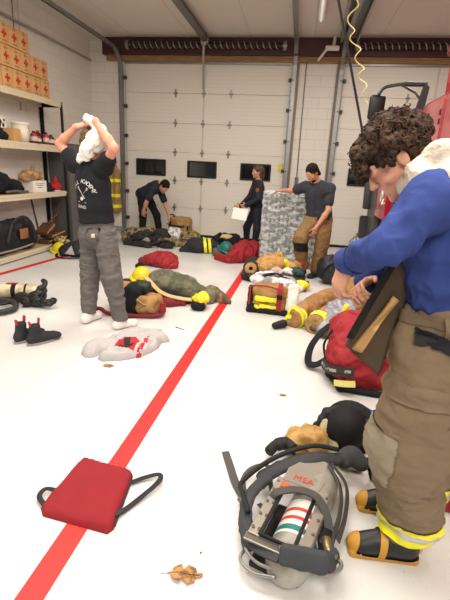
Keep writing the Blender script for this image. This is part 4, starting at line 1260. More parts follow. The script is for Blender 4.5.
def can(name, x, y, z, r_, h, m, label, cat, cap_m=None):
    root = empty(name, (x, y, z), label=label, cat=cat)
    bm = B(); lathe(bm, [(0, 0), (r_, 0), (r_, h * .72), (r_ * .8, h * .82), (r_ * .45, h * .86), (r_ * .45, h * .92), (0, h * .92)], 16); obj('bottle_body', bm, m, root, True)
    bm = B(); lathe(bm, [(r_ * .5, h * .88), (r_ * .5, h), (0, h)], 12); obj('cap', bm, cap_m or BLACKM, root)
    bm = B(); lathe(bm, [(r_ * 1.01, h * .2), (r_ * 1.01, h * .55)], 16); obj('label_band', bm, mat('label_pale', (214, 206, 196), 0.6), root)
can('oil_bottle', -4.40, 6.83, Z2, .055, .19, REDP, 'round red bottle on the second shelf, nearest the bucket', 'bottle')
can('oil_bottle', -4.43, 6.98, Z2, .06, .15, REDP, 'squat red bottle in the middle of the second shelf cluster', 'bottle')
can('oil_bottle', -4.50, 7.10, Z2, .05, .22, BLACKM, 'dark bottle behind the red ones on the second shelf', 'bottle', REDP)
can('oil_bottle', -4.40, 7.18, Z2, .05, .20, REDP, 'tall red bottle on the second shelf near the raised left elbow', 'bottle')
can('oil_bottle', -4.40, 7.33, Z2, .055, .17, mat('maroon_plastic', (96, 30, 34), 0.4), 'maroon bottle at the far end of the second shelf', 'bottle')
hs = B()
for k in range(3): tube(hs, [(-4.37 + .0 + (.09 - .012 * k) * math.cos(a), 6.86 + .16 + (.1) * math.sin(a), Z2 + .016 + .0 * k) for a in [2 * PI * j / 24 for j in range(24)]], .012, 6, closed=True) if k == 0 else None
o = obj('coiled_hose', hs, BLACKM, smooth=True); o.location = (.02, -.26, 0)
tag(o, 'flat coil of dark hose lying on the second shelf below the bucket', 'hose')

# ---- third shelf (z 1.01)
Z3 = 1.012
bg = solid('black_gear_bag', [ell((-4.48, 5.85, Z3 + .17), (.12, .36, .16), None, .05), ell((-4.47, 6.2, Z3 + .11), (.11, .25, .10), None, .05), cap((-4.4, 5.8, Z3 + .28), .06, (-4.4, 6.36, Z3 + .06), .04, .05), cut((0, 0, Z3 + .002), (0, 0, -1))], .012, BLACKC, None, wr=[(.016, (8, 8, 8), 3), (.006, (20, 20, 20), 3)], floor=Z3 + .001)
tag(bg, 'black slumped gear bag sloping down on the third shelf beside the white carton', 'bag')
bm = B(); tube(bm, spline([(-4.33, 5.9, Z3 + .04), (-4.30, 6.1, Z3 + .05), (-4.33, 6.3, Z3 + .03), (-4.32, 6.42, Z3 + .03)], 6), .02, 8); tag(obj('grey_hose', bm, mat('hose_grey', (92, 90, 88), 0.5), smooth=True), 'short grey hose lying in front of the black gear bag on the third shelf', 'hose')
wc = empty('white_parts_carton', (-4.43, 6.76, Z3), -.05, 'white printed carton under a crumpled paper bag on the third shelf', 'box')
bm = B(); box(bm, (0, 0, .095), (.24, .36, .19), bevel=.004); obj('carton_body', bm, mat('white_card', (232, 226, 214), 0.7), wc)
bm = B()
for k in range(3): box(bm, (.1206, 0, .14 - k * .03), (.001, .22 - .05 * k, .010))
obj('print_lines', bm, INK, wc)
pb = solid('paper_bag', [rbox((-4.44, 6.70, Z3 + .26), (.10, .20, .055), .03, rotm(.12, 0, 0), .03), ell((-4.42, 6.60, Z3 + .29), (.09, .10, .07), None, .04), cap((-4.43, 6.75, Z3 + .30), .03, (-4.43, 6.77, Z3 + .40), .028, .02), ell((-4.42, 6.86, Z3 + .245), (.08, .08, .045), None, .03), cut((0, 0, Z3 + .192), (0, 0, -1))], .008, mat_blotch('kraft_paper', (150, 112, 74), (192, 152, 108), 8, rough=0.85), None, smooth=1, wr=[(.014, (16, 16, 16), 5)], floor=Z3 + .1915)
tag(pb, 'crumpled brown paper bag on top of the white carton on the third shelf', 'bag')
dk = solid('black_beanie', [ell((-4.43, 7.10, Z3 + .08), (.10, .12, .085), None, .03), ell((-4.37, 7.10, Z3 + .035), (.11, .11, .03), None, .03), cut((0, 0, Z3 + .002), (0, 0, -1))], .009, BLACKC, None, wr=[(.006, (16, 16, 16), 5)], floor=Z3 + .001)
tag(dk, 'black beanie between white carton and red cloth on the third shelf', 'hat')
rc = solid('red_cloth', [cap((-4.42, 7.42, Z3 + .04), .075, (-4.43, 7.44, Z3 + .22), .02, .05), ell((-4.40, 7.36, Z3 + .07), (.09, .13, .07), None, .05), ell((-4.42, 7.46, Z3 + .05), (.08, .04, .05), None, .03), cut((0, 0, Z3 + .002), (0, 0, -1))], .009, mat('red_fabric', (184, 30, 36), 0.85, var=.2), None, wr=[(.012, (12, 12, 12), 5)], floor=Z3 + .001)
tag(rc, 'peaked red cloth bundle at the far end of the third shelf', 'cloth')
bm = B(); box(bm, (-4.35, 7.27, Z3 + .008), (.09, .2, .012)); tag(obj('white_notepad', bm, mat('white_paper', (244, 242, 238), 0.7)), 'white notepad lying before the red cloth on the third shelf', 'paper')

# ---- bottom shelf (z .10)
Z4 = .102
df = empty('duffel_bag', (-4.48, 6.0, Z4), label='large black duffel bag with an orange-brown patch on the bottom shelf', cat='bag')
db_ = solid('bag_body', [rbox((-4.475, 5.95, Z4 + .27), (.14, .62, .24), .14, None, .05), ell((-4.46, 6.45, Z4 + .18), (.12, .24, .16), None, .06), cut((0, 0, Z4 + .002), (0, 0, -1))], .014, mat('black_nylon', (22, 23, 30), 0.6, var=.25), df, wr=[(.022, (6, 6, 6), 2), (.008, (15, 15, 15), 2)], floor=Z4 + .001)
bm = B(); box(bm, (-4.275, 6.16, Z4 + .30), (.02, .20, .16), bevel=.008); obj('patch', bm, mat('patch_brown', (150, 96, 52), 0.7), df, True, True)
bm = B(); strap(bm, spline([(-4.28, 5.75, Z4 + .20), (-4.26, 5.9, Z4 + .5), (-4.27, 6.2, Z4 + .56), (-4.27, 6.4, Z4 + .40), (-4.27, 6.46, Z4 + .15)], 8), .04, .008, side=(0, .3, 1)); obj('handle', bm, mat('nylon_strap', (44, 44, 50), 0.7), df, True, True)
bm = B(); strap(bm, spline([(-4.285, 5.4, Z4 + .09), (-4.28, 5.9, Z4 + .08), (-4.28, 6.4, Z4 + .10)], 6), .03, .006, side=(0, 0, 1)); obj('trim_strip', bm, mat('strip_grey', (150, 140, 128), 0.5), df, True, True)
WDK = mat_blotch('dark_wood', (70, 42, 26), (112, 72, 44), 7, (0.3, 0.7), 0.5, aniso=(8, 1, 8))
WED = mat('wood_edge_pale', (196, 164, 116), 0.6)
plk = ['lowest brown plank on the bottom shelf end, pale sawn edge forward', 'middle brown plank tilted on the bottom shelf end pile', 'topmost brown plank leaning at the end of the bottom shelf']
for k, (y, z, rx, ln) in enumerate(((7.2, Z4 + .045, .02, .62), (7.22, Z4 + .14, .06, .52), (6.98, Z4 + .265, .35, .36))):
    r = empty('wood_plank', (-4.42, y, z), label=plk[k], cat='plank', group='planks on the bottom shelf')
    r.rotation_euler = (rx, 0, .06 * k)
    bm = B(); box(bm, (0, 0, 0), (.22, ln, .06), bevel=.005); obj('board', bm, WDK, r)
    bm = B(); box(bm, (.112, 0, .012), (.006, ln * .96, .018)); obj('pale_edge', bm, WED, r)
bm = B(); tube(bm, [(-4.60, 6.90, .90), (-4.58, 7.04, .25)], .016, 8); tag(obj('tool_handle', bm, mat('handle_brown', (86, 54, 34), 0.6), smooth=True), 'slim brown tool handle leaning inside the rack above the planks', 'tool')
r = empty('roof_hook', (-4.40, 7.28, Z4 + .3), label='rusty hooked hand tool resting on the brown planks', cat='tool')
bm = B(); tube(bm, spline([(-4.42, 7.08, Z4 + .34), (-4.40, 7.2, Z4 + .42), (-4.40, 7.32, Z4 + .46), (-4.41, 7.40, Z4 + .42)], 6), .014, 8); obj('shaft', bm, mat('rust_brown', (110, 62, 38), 0.7), r, True, True)
bm = B(); tube(bm, spline([(-4.40, 7.32, Z4 + .46), (-4.38, 7.36, Z4 + .54), (-4.38, 7.30, Z4 + .60)], 6), .010, 8); obj('hook', bm, mat('rust_brown', (110, 62, 38), 0.7), r, True, True)

# grey locker beyond the rack
lk = empty('metal_locker', (-4.49, 8.0, 0), label='dark grey metal locker cabinet standing past the end of the rack', cat='cabinet')
GL = mat('locker_grey', (88, 86, 84), 0.5, var=.08); GL2 = mat('locker_grey_front', (104, 102, 99), 0.5, var=.08)
obj('carcass', box(B(), (-4.50, 8.05, .93), (.40, .72, 1.84), bevel=.006), GL, lk, world=True)
for k, y in enumerate((7.875, 8.225)):
    d_ = obj('door', box(B(), (-4.292, y, .93), (.016, .34, 1.78), bevel=.004), GL2, lk, world=True)
    obj('handle', box(B(), (-4.278, y + (.12 if k == 0 else -.12), 1.0), (.02, .025, .12), bevel=.005), BLACKM, d_, world=True)
    bm = B()
    for j in range(4): box(bm, (-4.283, y, 1.6 - .03 * j), (.004, .12, .008))
    obj('vent_slot', bm, BLACKM, d_, world=True)

# turnout coat hanging by the door
hc_ = empty('hanging_coat', (-4.15, 9.45, .4), label='tan turnout coat with yellow bands hanging beside the left door track', cat='coat')
cb = solid('coat_body', [rbox((-4.165, 9.46, 1.0), (.11, .08, .40), .07, None, .05), cap((-4.155, 9.46, 1.38), .07, (-4.155, 9.46, 1.46), .05, .04), cap((-4.10, 9.42, 1.30), .06, (-4.09, 9.36, .78), .05, .04), cap((-4.26, 9.42, 1.30), .07, (-4.27, 9.38, .8), .055, .04), cap((-4.16, 9.45, .66), .12, (-4.16, 9.44, .56), .12, .05)], .010, TAN, hc_, wr=[(.014, (9, 9, 7), 3), (.005, (22, 22, 20), 5)])
for z in (1.17, .84, .60): 
    band(cb, 'reflective_band', (-4.155, 9.46, z), (0, 0, 1), -.035, .035, .005, YEL, hc_, label='yellow reflective band')
    
bm = B(); tube(bm, spline([(-4.155, 9.58, 1.56), (-4.155, 9.50, 1.58), (-4.155, 9.47, 1.5)], 5), .008, 6); obj('hanger_hook', bm, GALV, hc_, True, True)
gl = solid('hanging_glove', hand_prims((-4.20, 9.28, .50), (0, -.1, -1), (.8, .3, 0), (0, -1, 0), 1.2, curl=.6, fr=.012), .008, BLACKC)
tag(gl, 'dark work glove dangling at the hem of the hanging turnout coat', 'glove')
# ================================================================== gear on the floor, left side
YELH = mat('helmet_yellow', (232, 208, 36), 0.35, var=.08)
def helmet(name, loc, rz, label, tilt=0.0, m=YELH):
    r = empty(name, loc, rz, label, 'helmet'); r.rotation_euler = (tilt, 0, rz)
    bm = B()
    lathe(bm, [(0, .155), (.03, .153), (.07, .135), (.10, .095), (.112, .05), (.115, .03), (.108, .03), (.10, .06), (.07, .12), (0, .14)], 28)
    for v in bm.verts: v.co.y *= 1.22
    obj('shell', bm, m, r, True)
    bm = B(); lathe(bm, [(.105, .036), (.135, .028), (.150, .016), (.150, .010), (.112, .022)], 28)
    for v in bm.verts:
        v.co.y *= 1.30 if v.co.y > 0 else 1.5
    obj('brim', bm, m, r, True)
    bm = B()
    for a in range(3): 
        t = a * PI / 3
        tube(bm, [(.118 * math.cos(t) * s, .142 * math.sin(t) * s, .155 - .11 * s * s + .006) for s in [k / 6 - 1 for k in range(13)]], .007, 6)
    obj('crown_rib', bm, m, r, True)
    bm = B(); prism(bm, [(-.05, 0), (.05, 0), (.06, .09), (0, .13), (-.06, .09)], .008, Matrix.Translation((0, .165, .03)) @ Matrix.Rotation(PI / 2 - .25, 4, 'X')); obj('front_shield', bm, BLACKM, r)
    bm = B(); strap(bm, spline([(.12, 0, .03), (.14, -.02, -.005), (.05, -.10, -.006), (-.08, -.12, -.004), (-.12, 0, .03)], 6), .022, .004); obj('chin_strap', bm, BLACKC, r)
    return r
helmet('fire_helmet', (-4.06, 6.78, .02), .9, 'yellow fire helmet on the floor before the bottom shelf, left side', .25)
o = solid('leather_gloves', [ell((-4.13, 6.98, .16), (.08, .10, .09), None, .04), cap((-4.12, 6.86, .2), .05, (-4.08, 6.78, .235), .035, .04), cap((-4.15, 7.08, .08), .07, (-4.10, 7.2, .06), .05, .04)], .010, mat_blotch('worn_yellow_leather', (120, 96, 56), (204, 186, 110), 14, rough=.85, rgb3=(232, 224, 190)), None, wr=[(.012, (18, 18, 18), 1)], floor=.004)
tag(o, 'worn yellowish work gloves heaped beside the yellow helmet by the rack', 'gloves')
pk_ = empty('breathing_pack', (-3.72, 6.75, 0), label='black breathing pack with a pale triangular plate on the floor past the rack end', cat='air pack')
solid('harness', [ell((-3.74, 6.85, .08), (.26, .30, .10), None, .04), ell((-3.62, 6.6, .1), (.12, .14, .11), None, .04), cap((-3.95, 6.7, .06), .05, (-3.6, 7.1, .10), .06, .04), cap((-3.86, 6.55, .05), .04, (-3.5, 6.75, .05), .04, .03), cap((-3.74, 6.9, .14), .06, (-3.70, 6.95, .24), .05, .04)], .011, mat('harness_black', (38, 36, 38), 0.8), pk_, wr=[(.022, (14, 14, 14), 4), (.008, (30, 30, 30), 4)], floor=.003)
bm = B(); M4 = cross_frame((-3.66, 6.455, .115), (1, -.1, 0), (0.05, -1, .45)); prism(bm, [(-.085, -.06), (.085, -.06), (0, .09)], .012, M4); prism(bm, [(-.03, -.03), (.03, -.03), (0, .03)], .016, M4, 0); obj('triangle_plate', bm, mat('plate_grey', (176, 172, 168), 0.5), pk_, False, True)
bm = B(); strap(bm, spline([(-4.0, 6.62, .02), (-3.9, 6.42, .02), (-3.7, 6.33, .015), (-3.45, 6.45, .02), (-3.4, 6.75, .02)], 6), .04, .006); obj('strap', bm, BLACKC, pk_, True, True)

# air cylinder on its backframe at the left edge
cy = empty('air_cylinder_pack', (-2.85, 4.1, 0), label='pale air cylinder strapped to a black harness at the left frame edge', cat='air pack')
c0, c1 = V((-3.40, 4.02, .135)), V((-2.74, 4.18, .135)); dv = (c1 - c0).normalized()
prof = [(0, 0), (.05, .002), (.07, .03), (.078, .07), (.078, .53), (.07, .60), (.055, .645), (.028, .665), (.028, .70), (0, .70)]
bm = B(); lathe(bm, prof, 26, cross_frame(c0, dv.cross(V((0, 0, 1))), dv)); cyl_ = obj('cylinder', bm, mat_blotch('cylinder_cream', (176, 160, 128), (216, 202, 168), 6, rough=.4), cy, True, True)
for t, w_, m_ in ((.36, .05, BLACKC), (.50, .022, BLACKC), (.15, .05, BLACKC)):
    bm = B(); lathe(bm, [(.0805, t), (.0805, t + w_)], 26, cross_frame(c0, dv.cross(V((0, 0, 1))), dv)); obj('cylinder_strap', bm, m_, cyl_, True, True)
bm = B(); strap(bm, [c0 + dv * .30 + V((0, 0, .082)), c0 + dv * .42 + V((0, 0, .084))], .05, .004, ups=(0, 0, 1)); obj('red_label', bm, mat('label_red', (170, 40, 36), .6), cyl_, False, True)
solid('harness', [cap(c0 + V((.0, 0, -.10)), .05, c1 + V((-.1, 0, -.10)), .05, .04), cap((-2.98, 4.12, .10), .06, (-2.78, 4.05, .06), .05, .03), ell((-2.74, 4.16, .12), (.05, .06, .07), None, .03)], .009, mat('harness_black', (38, 36, 38), 0.8), cy, wr=[(.016, (16, 16, 16), 4)], floor=.003)
bm = B(); tube(bm, spline([(-2.76, 4.24, .24), (-2.70, 4.18, .23), (-2.70, 4.06, .14), (-2.78, 4.0, .07)], 6), .028, 10); obj('valve', bm, BLACKM, cy, True, True)
o = solid('regulator', [ell((-2.74, 4.03, .09), (.07, .06, .08), None, .02), cap((-2.70, 4.05, .15), .035, (-2.70, 4.09, .20), .03, .02), cap((-2.68, 4.02, .06), .045, (-2.56, 4.0, .07), .032, .03), cap((-2.56, 4.0, .07), .035, (-2.52, 4.03, .09), .03, .01), ell((-2.82, 3.99, .06), (.05, .05, .055), None, .02)], .007, BLACKM, cy, wr=[(.010, (30, 30, 30), 2)], floor=.004)
bm = B(); tube(bm, spline([(-3.4, 3.72, .03), (-3.15, 3.60, .035), (-2.90, 3.66, .04), (-2.83, 3.80, .045), (-2.92, 3.92, .06), (-3.12, 3.93, .08), (-3.4, 3.9, .05)], 10), .03, 8); obj('hose', bm, mat('hose_black', (44, 40, 42), 0.6), cy, True, True)
bm = B(); tube(bm, spline([(-3.4, 3.80, .07), (-3.2, 3.74, .09), (-3.02, 3.80, .07), (-2.96, 3.90, .06)], 8), .018, 8); obj('thin_hose', bm, BLACKM, cy, True, True)

# pair of black ankle boots with red pull tabs
def pull_boot(loc, rz, label):
    r = empty('ankle_boot', loc, rz, label, 'boot', 'black ankle boots with red pull tabs'); 
    P = [cap((0, -.10, .05), .042, (0, .08, .042), .040, .03), ell((0, .10, .038), (.044, .065, .036), None, .03), cap((0, -.075, .08), .046, (0, -.065, .16), .046, .03), cap((0, -.03, .07), .04, (0, .02, .055), .042, .03),
         ell((0, -.065, .20), (.036, .036, .05), None, .01, True), cut((0, 0, .018), (0, 0, -1)), cut((0, -.02, .205), (0, -.15, 1))]
    v, f = sdf_arrays(P, .006, 2); me = bpy.data.meshes.new('upper'); me.from_pydata(v.tolist(), [], f.tolist()); me.polygons.foreach_set('use_smooth', [True] * len(me.polygons))
    me.materials.append(mat('boot_navy', (34, 36, 44), 0.75, bump=.1)); u = bpy.data.objects.new('upper', me); COL.objects.link(u); u.parent = r
    out = [(.040 * math.cos(a) * (1.1 if abs(math.sin(a)) < .6 else 1), -.005 + .142 * math.sin(a)) for a in [2 * PI * k / 28 for k in range(28)]]
    bm = B(); prism(bm, [(x * 1.08, y) for x, y in out], .02); obj('sole', bm, mat('boot_sole_grey', (150, 140, 134), 0.7), r)
    RT = mat('pull_tab_red', (178, 34, 44), 0.7)
    for y, dz in ((-.118, .0), (.0, .02)):
        bm = B(); box(bm, (0, y + (.014 if y < -.05 else -.028), .188 + dz), (.030, .016, .055), rotm(.15 if y < -.05 else -.15, 0, 0), bevel=.006); obj('pull_tab', bm, RT, r, True)
    return r
pull_boot((-2.27, 3.20, .001), -.35, 'left black ankle boot with red pull tabs near the air cylinder')
pull_boot((-2.115, 3.18, .001), -.62, 'right black ankle boot with red pull tabs, closer to the grey hoodie')

# grey sweatshirt with a red and black print
out = [(-1.71, 3.14), (-1.66, 3.25), (-1.60, 3.33), (-1.55, 3.42), (-1.51, 3.51), (-1.48, 3.62), (-1.42, 3.64), (-1.32, 3.68), (-1.24, 3.64), (-1.19, 3.70), (-1.12, 3.60), (-1.05, 3.50), (-1.11, 3.44), (-1.10, 3.33), (-1.13, 3.22), (-1.18, 3.12), (-1.25, 3.05), (-1.33, 3.00), (-1.45, 2.95), (-1.51, 2.98), (-1.49, 3.07), (-1.52, 3.08), (-1.55, 3.0), (-1.62, 2.98), (-1.68, 3.03)]
sw_ = empty('grey_sweatshirt', (-1.4, 3.3, 0), label='grey sweatshirt with red and black print spread on the floor beside the socked feet', cat='sweatshirt')
GRY = mat('heather_grey', (176, 172, 172), 0.9, var=.08, vscale=60, bump=.2, bscale=300)
sb = obj('sweatshirt_body', patch(B(), out, .060, .05, .015, .030, 12, 3), GRY, sw_, True, True)
def lay_on(src, poly, lift, name, m, parent, sub=12):
    t = bvh_of(src); bm = B(); 
    vs = [bm.verts.new((x, y, 0)) for x, y in poly]; f = bm.faces.new(vs)
    bmesh.ops.triangulate(bm, faces=[f]); bmesh.ops.subdivide_edges(bm, edges=bm.edges[:], cuts=sub, use_grid_fill=True)
    for v in bm.verts:
        h = t.ray_cast(V((v.co.x, v.co.y, 1.5)), V((0, 0, -1)))
        v.co.z = (h[0].z if h[0] is not None else 0.0) + lift
    return obj(name, bm, m, parent, True, True)
lay_on(sb, [(-1.42, 3.12), (-1.24, 3.09), (-1.27, 3.32), (-1.38, 3.37), (-1.44, 3.28)], .003, 'red_print', mat('print_red', (168, 30, 38), .8), sw_)
lay_on(sb, [(-1.40, 3.16), (-1.36, 3.14), (-1.34, 3.19), (-1.29, 3.15), (-1.29, 3.25), (-1.33, 3.24), (-1.35, 3.31), (-1.40, 3.28), (-1.38, 3.22)], .006, 'black_print', mat('print_black', (34, 26, 30), .8), sw_)
lay_on(sb, [(-1.215, 3.08), (-1.18, 3.10), (-1.21, 3.40), (-1.245, 3.40)], .003, 'red_print', mat('print_red', (182, 34, 40), .8), sw_)
bm = B(); prism(bm, [(-1.16, 3.70), (-.93, 3.60), (-.86, 3.76), (-1.09, 3.88)], .002, Matrix.Translation((0, 0, .002))); tag(obj('paper_card', bm, mat('white_paper', (244, 242, 238), 0.7)), 'white sheet of paper on the floor between sweatshirt and red line', 'paper')
bm = B(); tube(bm, [(-1.10, 3.86, .008), (-.99, 3.80, .008)], .005, 6); tag(obj('dark_pen', bm, BLACKM), 'dark pen lying at the edge of the white paper sheet', 'pen')

# dry oak leaves
LEAF = mat_blotch('dry_leaf', (120, 84, 48), (174, 130, 80), 40, rough=.8)
def oak_leaf(loc, rz, size, label):
    side = [(0, .0), (.05, .10), (.17, .16), (.09, .24), (.26, .36), (.13, .42), (.30, .56), (.15, .60), (.22, .76), (.09, .80), (.07, .92), (0, 1.0)]
    poly = [(x, y) for x, y in side] + [(-x * .92, y + .03) for x, y in side[-2:0:-1]]
    bm = B(); vs = [bm.verts.new((x, y, 0)) for x, y in poly]; f = bm.faces.new(vs); bmesh.ops.triangulate(bm, faces=[f]); bmesh.ops.subdivide_edges(bm, edges=bm.edges[:], cuts=2, use_grid_fill=True)
    for v in bm.verts: v.co.z = .06 + .10 * abs(v.co.x) ** 1.2 * 2 + .05 * math.sin(6 * v.co.y)
    r = bmesh.ops.extrude_face_region(bm, geom=bm.faces[:]); bmesh.ops.translate(bm, verts=[g for g in r['geom'] if isinstance(g, bmesh.types.BMVert)], vec=(0, 0, .012))
    bmesh.ops.scale(bm, verts=bm.verts[:], vec=(size, size, size)); bmesh.ops.recalc_face_normals(bm, faces=bm.faces[:])
    rt = empty('oak_leaf', loc, rz, label, 'leaf'); obj('leaf_blade', bm, LEAF, rt)
    bm = B(); tube(bm, [(0, y * size, (.085 + .05 * math.sin(6 * y)) * size) for y in (-.16, 0, .3, .6, .9)], .010 * size, 5); obj('stalk', bm, mat('leaf_stalk', (96, 64, 36), .8), rt, True)
oak_leaf((-.375, 1.24, 0), -1.40, .145, 'large dry oak leaf on the floor to the right of the red line')
oak_leaf((-1.42, 2.88, 0), -1.4, .10, 'small dry leaf on the floor before the grey sweatshirt')
oak_leaf((-.01, 2.77, 0), -1.3, .06, 'tiny dry leaf on the floor left of the big red pack')
oak_leaf((-.27, 1.36, 0), -.4, .018, 'tiny brown leaf scrap right of the large oak leaf')

# flat red tote with black strap
tb = empty('red_tote_bag', (-.85, 1.62, 0), label='flat red tote bag with black strap lying across the red floor line', cat='bag')
out = [(-1.03, 1.80), (-1.015, 1.815), (-.93, 1.80), (-.74, 1.775), (-.71, 1.735), (-.668, 1.40), (-.685, 1.37), (-1.01, 1.40), (-1.045, 1.44), (-1.05, 1.50)]
bb = obj('bag_body', patch(B(), out, .035, .05, .014, .008, 10, 5), mat('tote_red', (136, 18, 30), 0.85, var=.1, vscale=8, bump=.15, bscale=400), tb, True, True)
STB = mat('strap_black', (30, 28, 32), .8)
bm = B(); strap(bm, spline([(-.70, 1.68, .015), (-.64, 1.73, .018), (-.575, 1.75, .03), (-.56, 1.70, .032), (-.61, 1.60, .02), (-.665, 1.50, .014), (-.695, 1.46, .02)], 8), .026, .004); obj('strap', bm, STB, tb, False, True)
bm = B(); strap(bm, spline([(-1.03, 1.55, .015), (-1.075, 1.53, .03), (-1.075, 1.48, .03), (-1.03, 1.45, .015)], 6), .024, .004); obj('strap', bm, STB, tb, False, True)
bm = B(); box(bm, (-.678, 1.475, .022), (.05, .028, .014), rotm(0, 0, 1.0), bevel=.004); obj('buckle', bm, BLACKM, tb, False, True)
bm = B(); strap(bm, [(-.72, 1.74, .015), (-.703, 1.70, .015), (-.668, 1.41, .015)], .006, .012, ups=(0, 0, 1)); obj('edge_binding', bm, STB, tb, False, True)
# ================================================================== gear on the floor, middle and back
REDF = mat('red_nylon', (148, 20, 30), 0.7, var=.25, vscale=9, bump=.15, bscale=200)
MARO = mat('maroon_nylon', (116, 24, 34), 0.75, var=.2)
OLIVE = mat_blotch('olive_canvas', (82, 84, 66), (112, 112, 92), 5, rough=.9)
PALE = mat('pale_piping', (206, 174, 122), .8)
GRYW = mat_blotch('grey_white_cloth', (150, 148, 150), (222, 220, 220), 9, rough=.85)
HARN = mat('harness_black', (38, 36, 38), 0.8)
CAMO = mat_blotch('camo_gear', (58, 53, 42), (164, 140, 94), 11, (.42, .55), .9, rgb3=(96, 92, 60))
def thing(name, loc, label, cat, group=None): return empty(name, (loc[0], loc[1], 0), 0, label, cat, group)
def flap_strap(parent, pts, w, m, name='strap', th=.006, ups=(0, 0, 1)):
    bm = B(); strap(bm, spline(pts, 6), w, th, ups=ups); return obj(name, bm, m, parent, False, True)

# tan and black backpack with red rim behind the jeans
b = thing('gear_backpack', (-1.65, 4.2), 'tan and black gear pack with dark red rim behind the grey jeans', 'bag')
solid('pack_body', [rbox((-1.66, 4.28, .15), (.10, .20, .14), .05, None, .03), ell((-1.66, 4.20, .26), (.08, .12, .07), None, .04)], .010, BLACKC, b, wr=[(.010, (14, 14, 14), 1)], floor=.01)
solid('side_pocket', [rbox((-1.495, 4.20, .11), (.11, .14, .095), .06, rotm(0, 0, -.2), .03), cap((-1.53, 4.12, .17), .04, (-1.44, 4.14, .16), .035, .03)], .009, TAN, b, wr=[(.012, (12, 12, 12), 2)], floor=.015)
solid('side_pocket', [rbox((-1.86, 4.30, .15), (.11, .15, .12), .06, rotm(0, 0, .15), .03)], .009, TAN, b, wr=[(.012, (12, 12, 12), 3)], floor=.015)
flap_strap(b, [(-1.58, 4.06, .19), (-1.50, 4.045, .15), (-1.42, 4.065, .16)], .012, mat('webbing_pale', (190, 160, 110), .8), 'webbing')
flap_strap(b, [(-1.57, 4.055, .10), (-1.48, 4.04, .15), (-1.40, 4.07, .09)], .012, mat('webbing_pale', (190, 160, 110), .8), 'webbing')
bm = B(); box(bm, (-1.59, 4.24, .285), (.17, .15, .09), rotm(.15, .1, .1), bevel=.02); obj('top_pouch', bm, mat('bottle_green', (22, 40, 36), .6), b, True, True)
bm = B(); tube(bm, spline([(-2.12, 4.02, .03), (-1.98, 4.02, .06), (-1.90, 4.0, .03), (-1.72, 3.98, .025), (-1.52, 4.02, .025), (-1.36, 4.06, .03), (-1.31, 4.14, .06), (-1.34, 4.2, .12)], 8), .022, 8); obj('red_rim', bm, MARO, b, True, True)
bm = B(); box(bm, (-1.325, 4.12, .09), (.06, .03, .15), rotm(.2, .2, .4), bevel=.008); obj('red_tab', bm, REDF, b, False, True)
helmet('fire_helmet', (-1.86, 4.95, .17), .5, 'yellow fire helmet resting behind the tan gear pack', .15)
o = solid('dark_gear_roll', [cap((-2.04, 4.88, .08), .085, (-1.72, 4.98, .08), .08, .04)], .010, HARN, None, wr=[(.012, (12, 12, 12), 3)], floor=.003)
tag(o, 'dark rolled gear under the yellow helmet behind the tan pack', 'gear')
o = solid('brown_scrap', [ell((-2.2, 4.95, .03), (.10, .05, .04), None, .02), ell((-2.12, 4.92, .04), (.05, .04, .05), None, .02)], .008, mat('dark_brown_cloth', (84, 54, 44), .85), None, wr=[(.01, (18, 18, 18), 2)], floor=.003)
tag(o, 'small dark brown cloth on the floor left of the yellow helmet', 'cloth')

# olive turnout coat spread out
c = thing('olive_coat', (-1.3, 4.75), 'olive grey turnout coat with pale piping sprawled toward the red line', 'coat')
solid('coat_body', [ell((-1.52, 4.92, .15), (.20, .22, .15), None, .05), ell((-1.34, 4.92, .13), (.20, .20, .12), None, .06), cap((-1.25, 4.86, .09), .12, (-.98, 4.80, .05), .09, .05), ell((-1.58, 4.82, .22), (.12, .10, .09), None, .05)], .010, OLIVE, c, smooth=1, wr=[(.022, (7, 7, 5), 2), (.010, (15, 15, 12), 5), (.004, (34, 34, 30), 5)], floor=.004)
solid('dark_lining', [ell((-1.48, 4.66, .07), (.18, .12, .075), None, .04), cap((-1.40, 4.66, .05), .06, (-1.18, 4.66, .04), .05, .04)], .010, BLACKC, c, wr=[(.010, (14, 14, 14), 4)], floor=.003)
bm = B(); strap(bm, spline([(-1.74, 4.74, .26), (-1.64, 4.66, .22), (-1.50, 4.56, .15), (-1.36, 4.53, .11), (-1.22, 4.56, .085), (-1.12, 4.60, .07)], 8), .045, .016, ups=(0, -.6, 1)); obj('piping', bm, PALE, c, False, True)
o = solid('maroon_cloth', [ell((-1.42, 4.50, .04), (.13, .06, .05), None, .03), cap((-1.36, 4.53, .03), .045, (-1.22, 4.57, .03), .035, .03)], .009, MARO, None, wr=[(.012, (14, 14, 14), 4)], floor=.003)
tag(o, 'dark maroon cloth peeking out below the olive coat lining', 'cloth')
g = thing('yellow_gloves', (-1.0, 4.5), 'bright yellow and black work gloves dropped beside the olive coat', 'gloves')
solid('glove_palm', [cap((-1.0, 4.60, .09), .065, (-1.0, 4.50, .09), .06, .02), cap((-1.05, 4.60, .12), .03, (-1.09, 4.56, .10), .025, .02), cap((-.95, 4.60, .13), .03, (-.93, 4.54, .10), .024, .02), ell((-1.0, 4.62, .14), (.05, .04, .04), None, .02)], .007, YELH, g, wr=[(.012, (22, 22, 22), 4)], floor=.01)
solid('glove_cuff', [ell((-1.01, 4.46, .05), (.085, .06, .055), None, .02)], .008, BLACKC, g, wr=[(.006, (22, 22, 22), 4)], floor=.003)
o = solid('tan_sleeve_end', [cap((-.97, 4.95, .09), .085, (-.80, 4.84, .05), .06, .04), cap((-.90, 4.95, .05), .06, (-.72, 4.80, .025), .028, .03)], .009, mat_blotch('muted_tan', (98, 82, 66), (150, 126, 96), 10, rough=.9), None, wr=[(.014, (12, 12, 12), 4)], floor=.003)
tag(o, 'muted tan sleeve end lying over the red line beyond the yellow gloves', 'cloth')

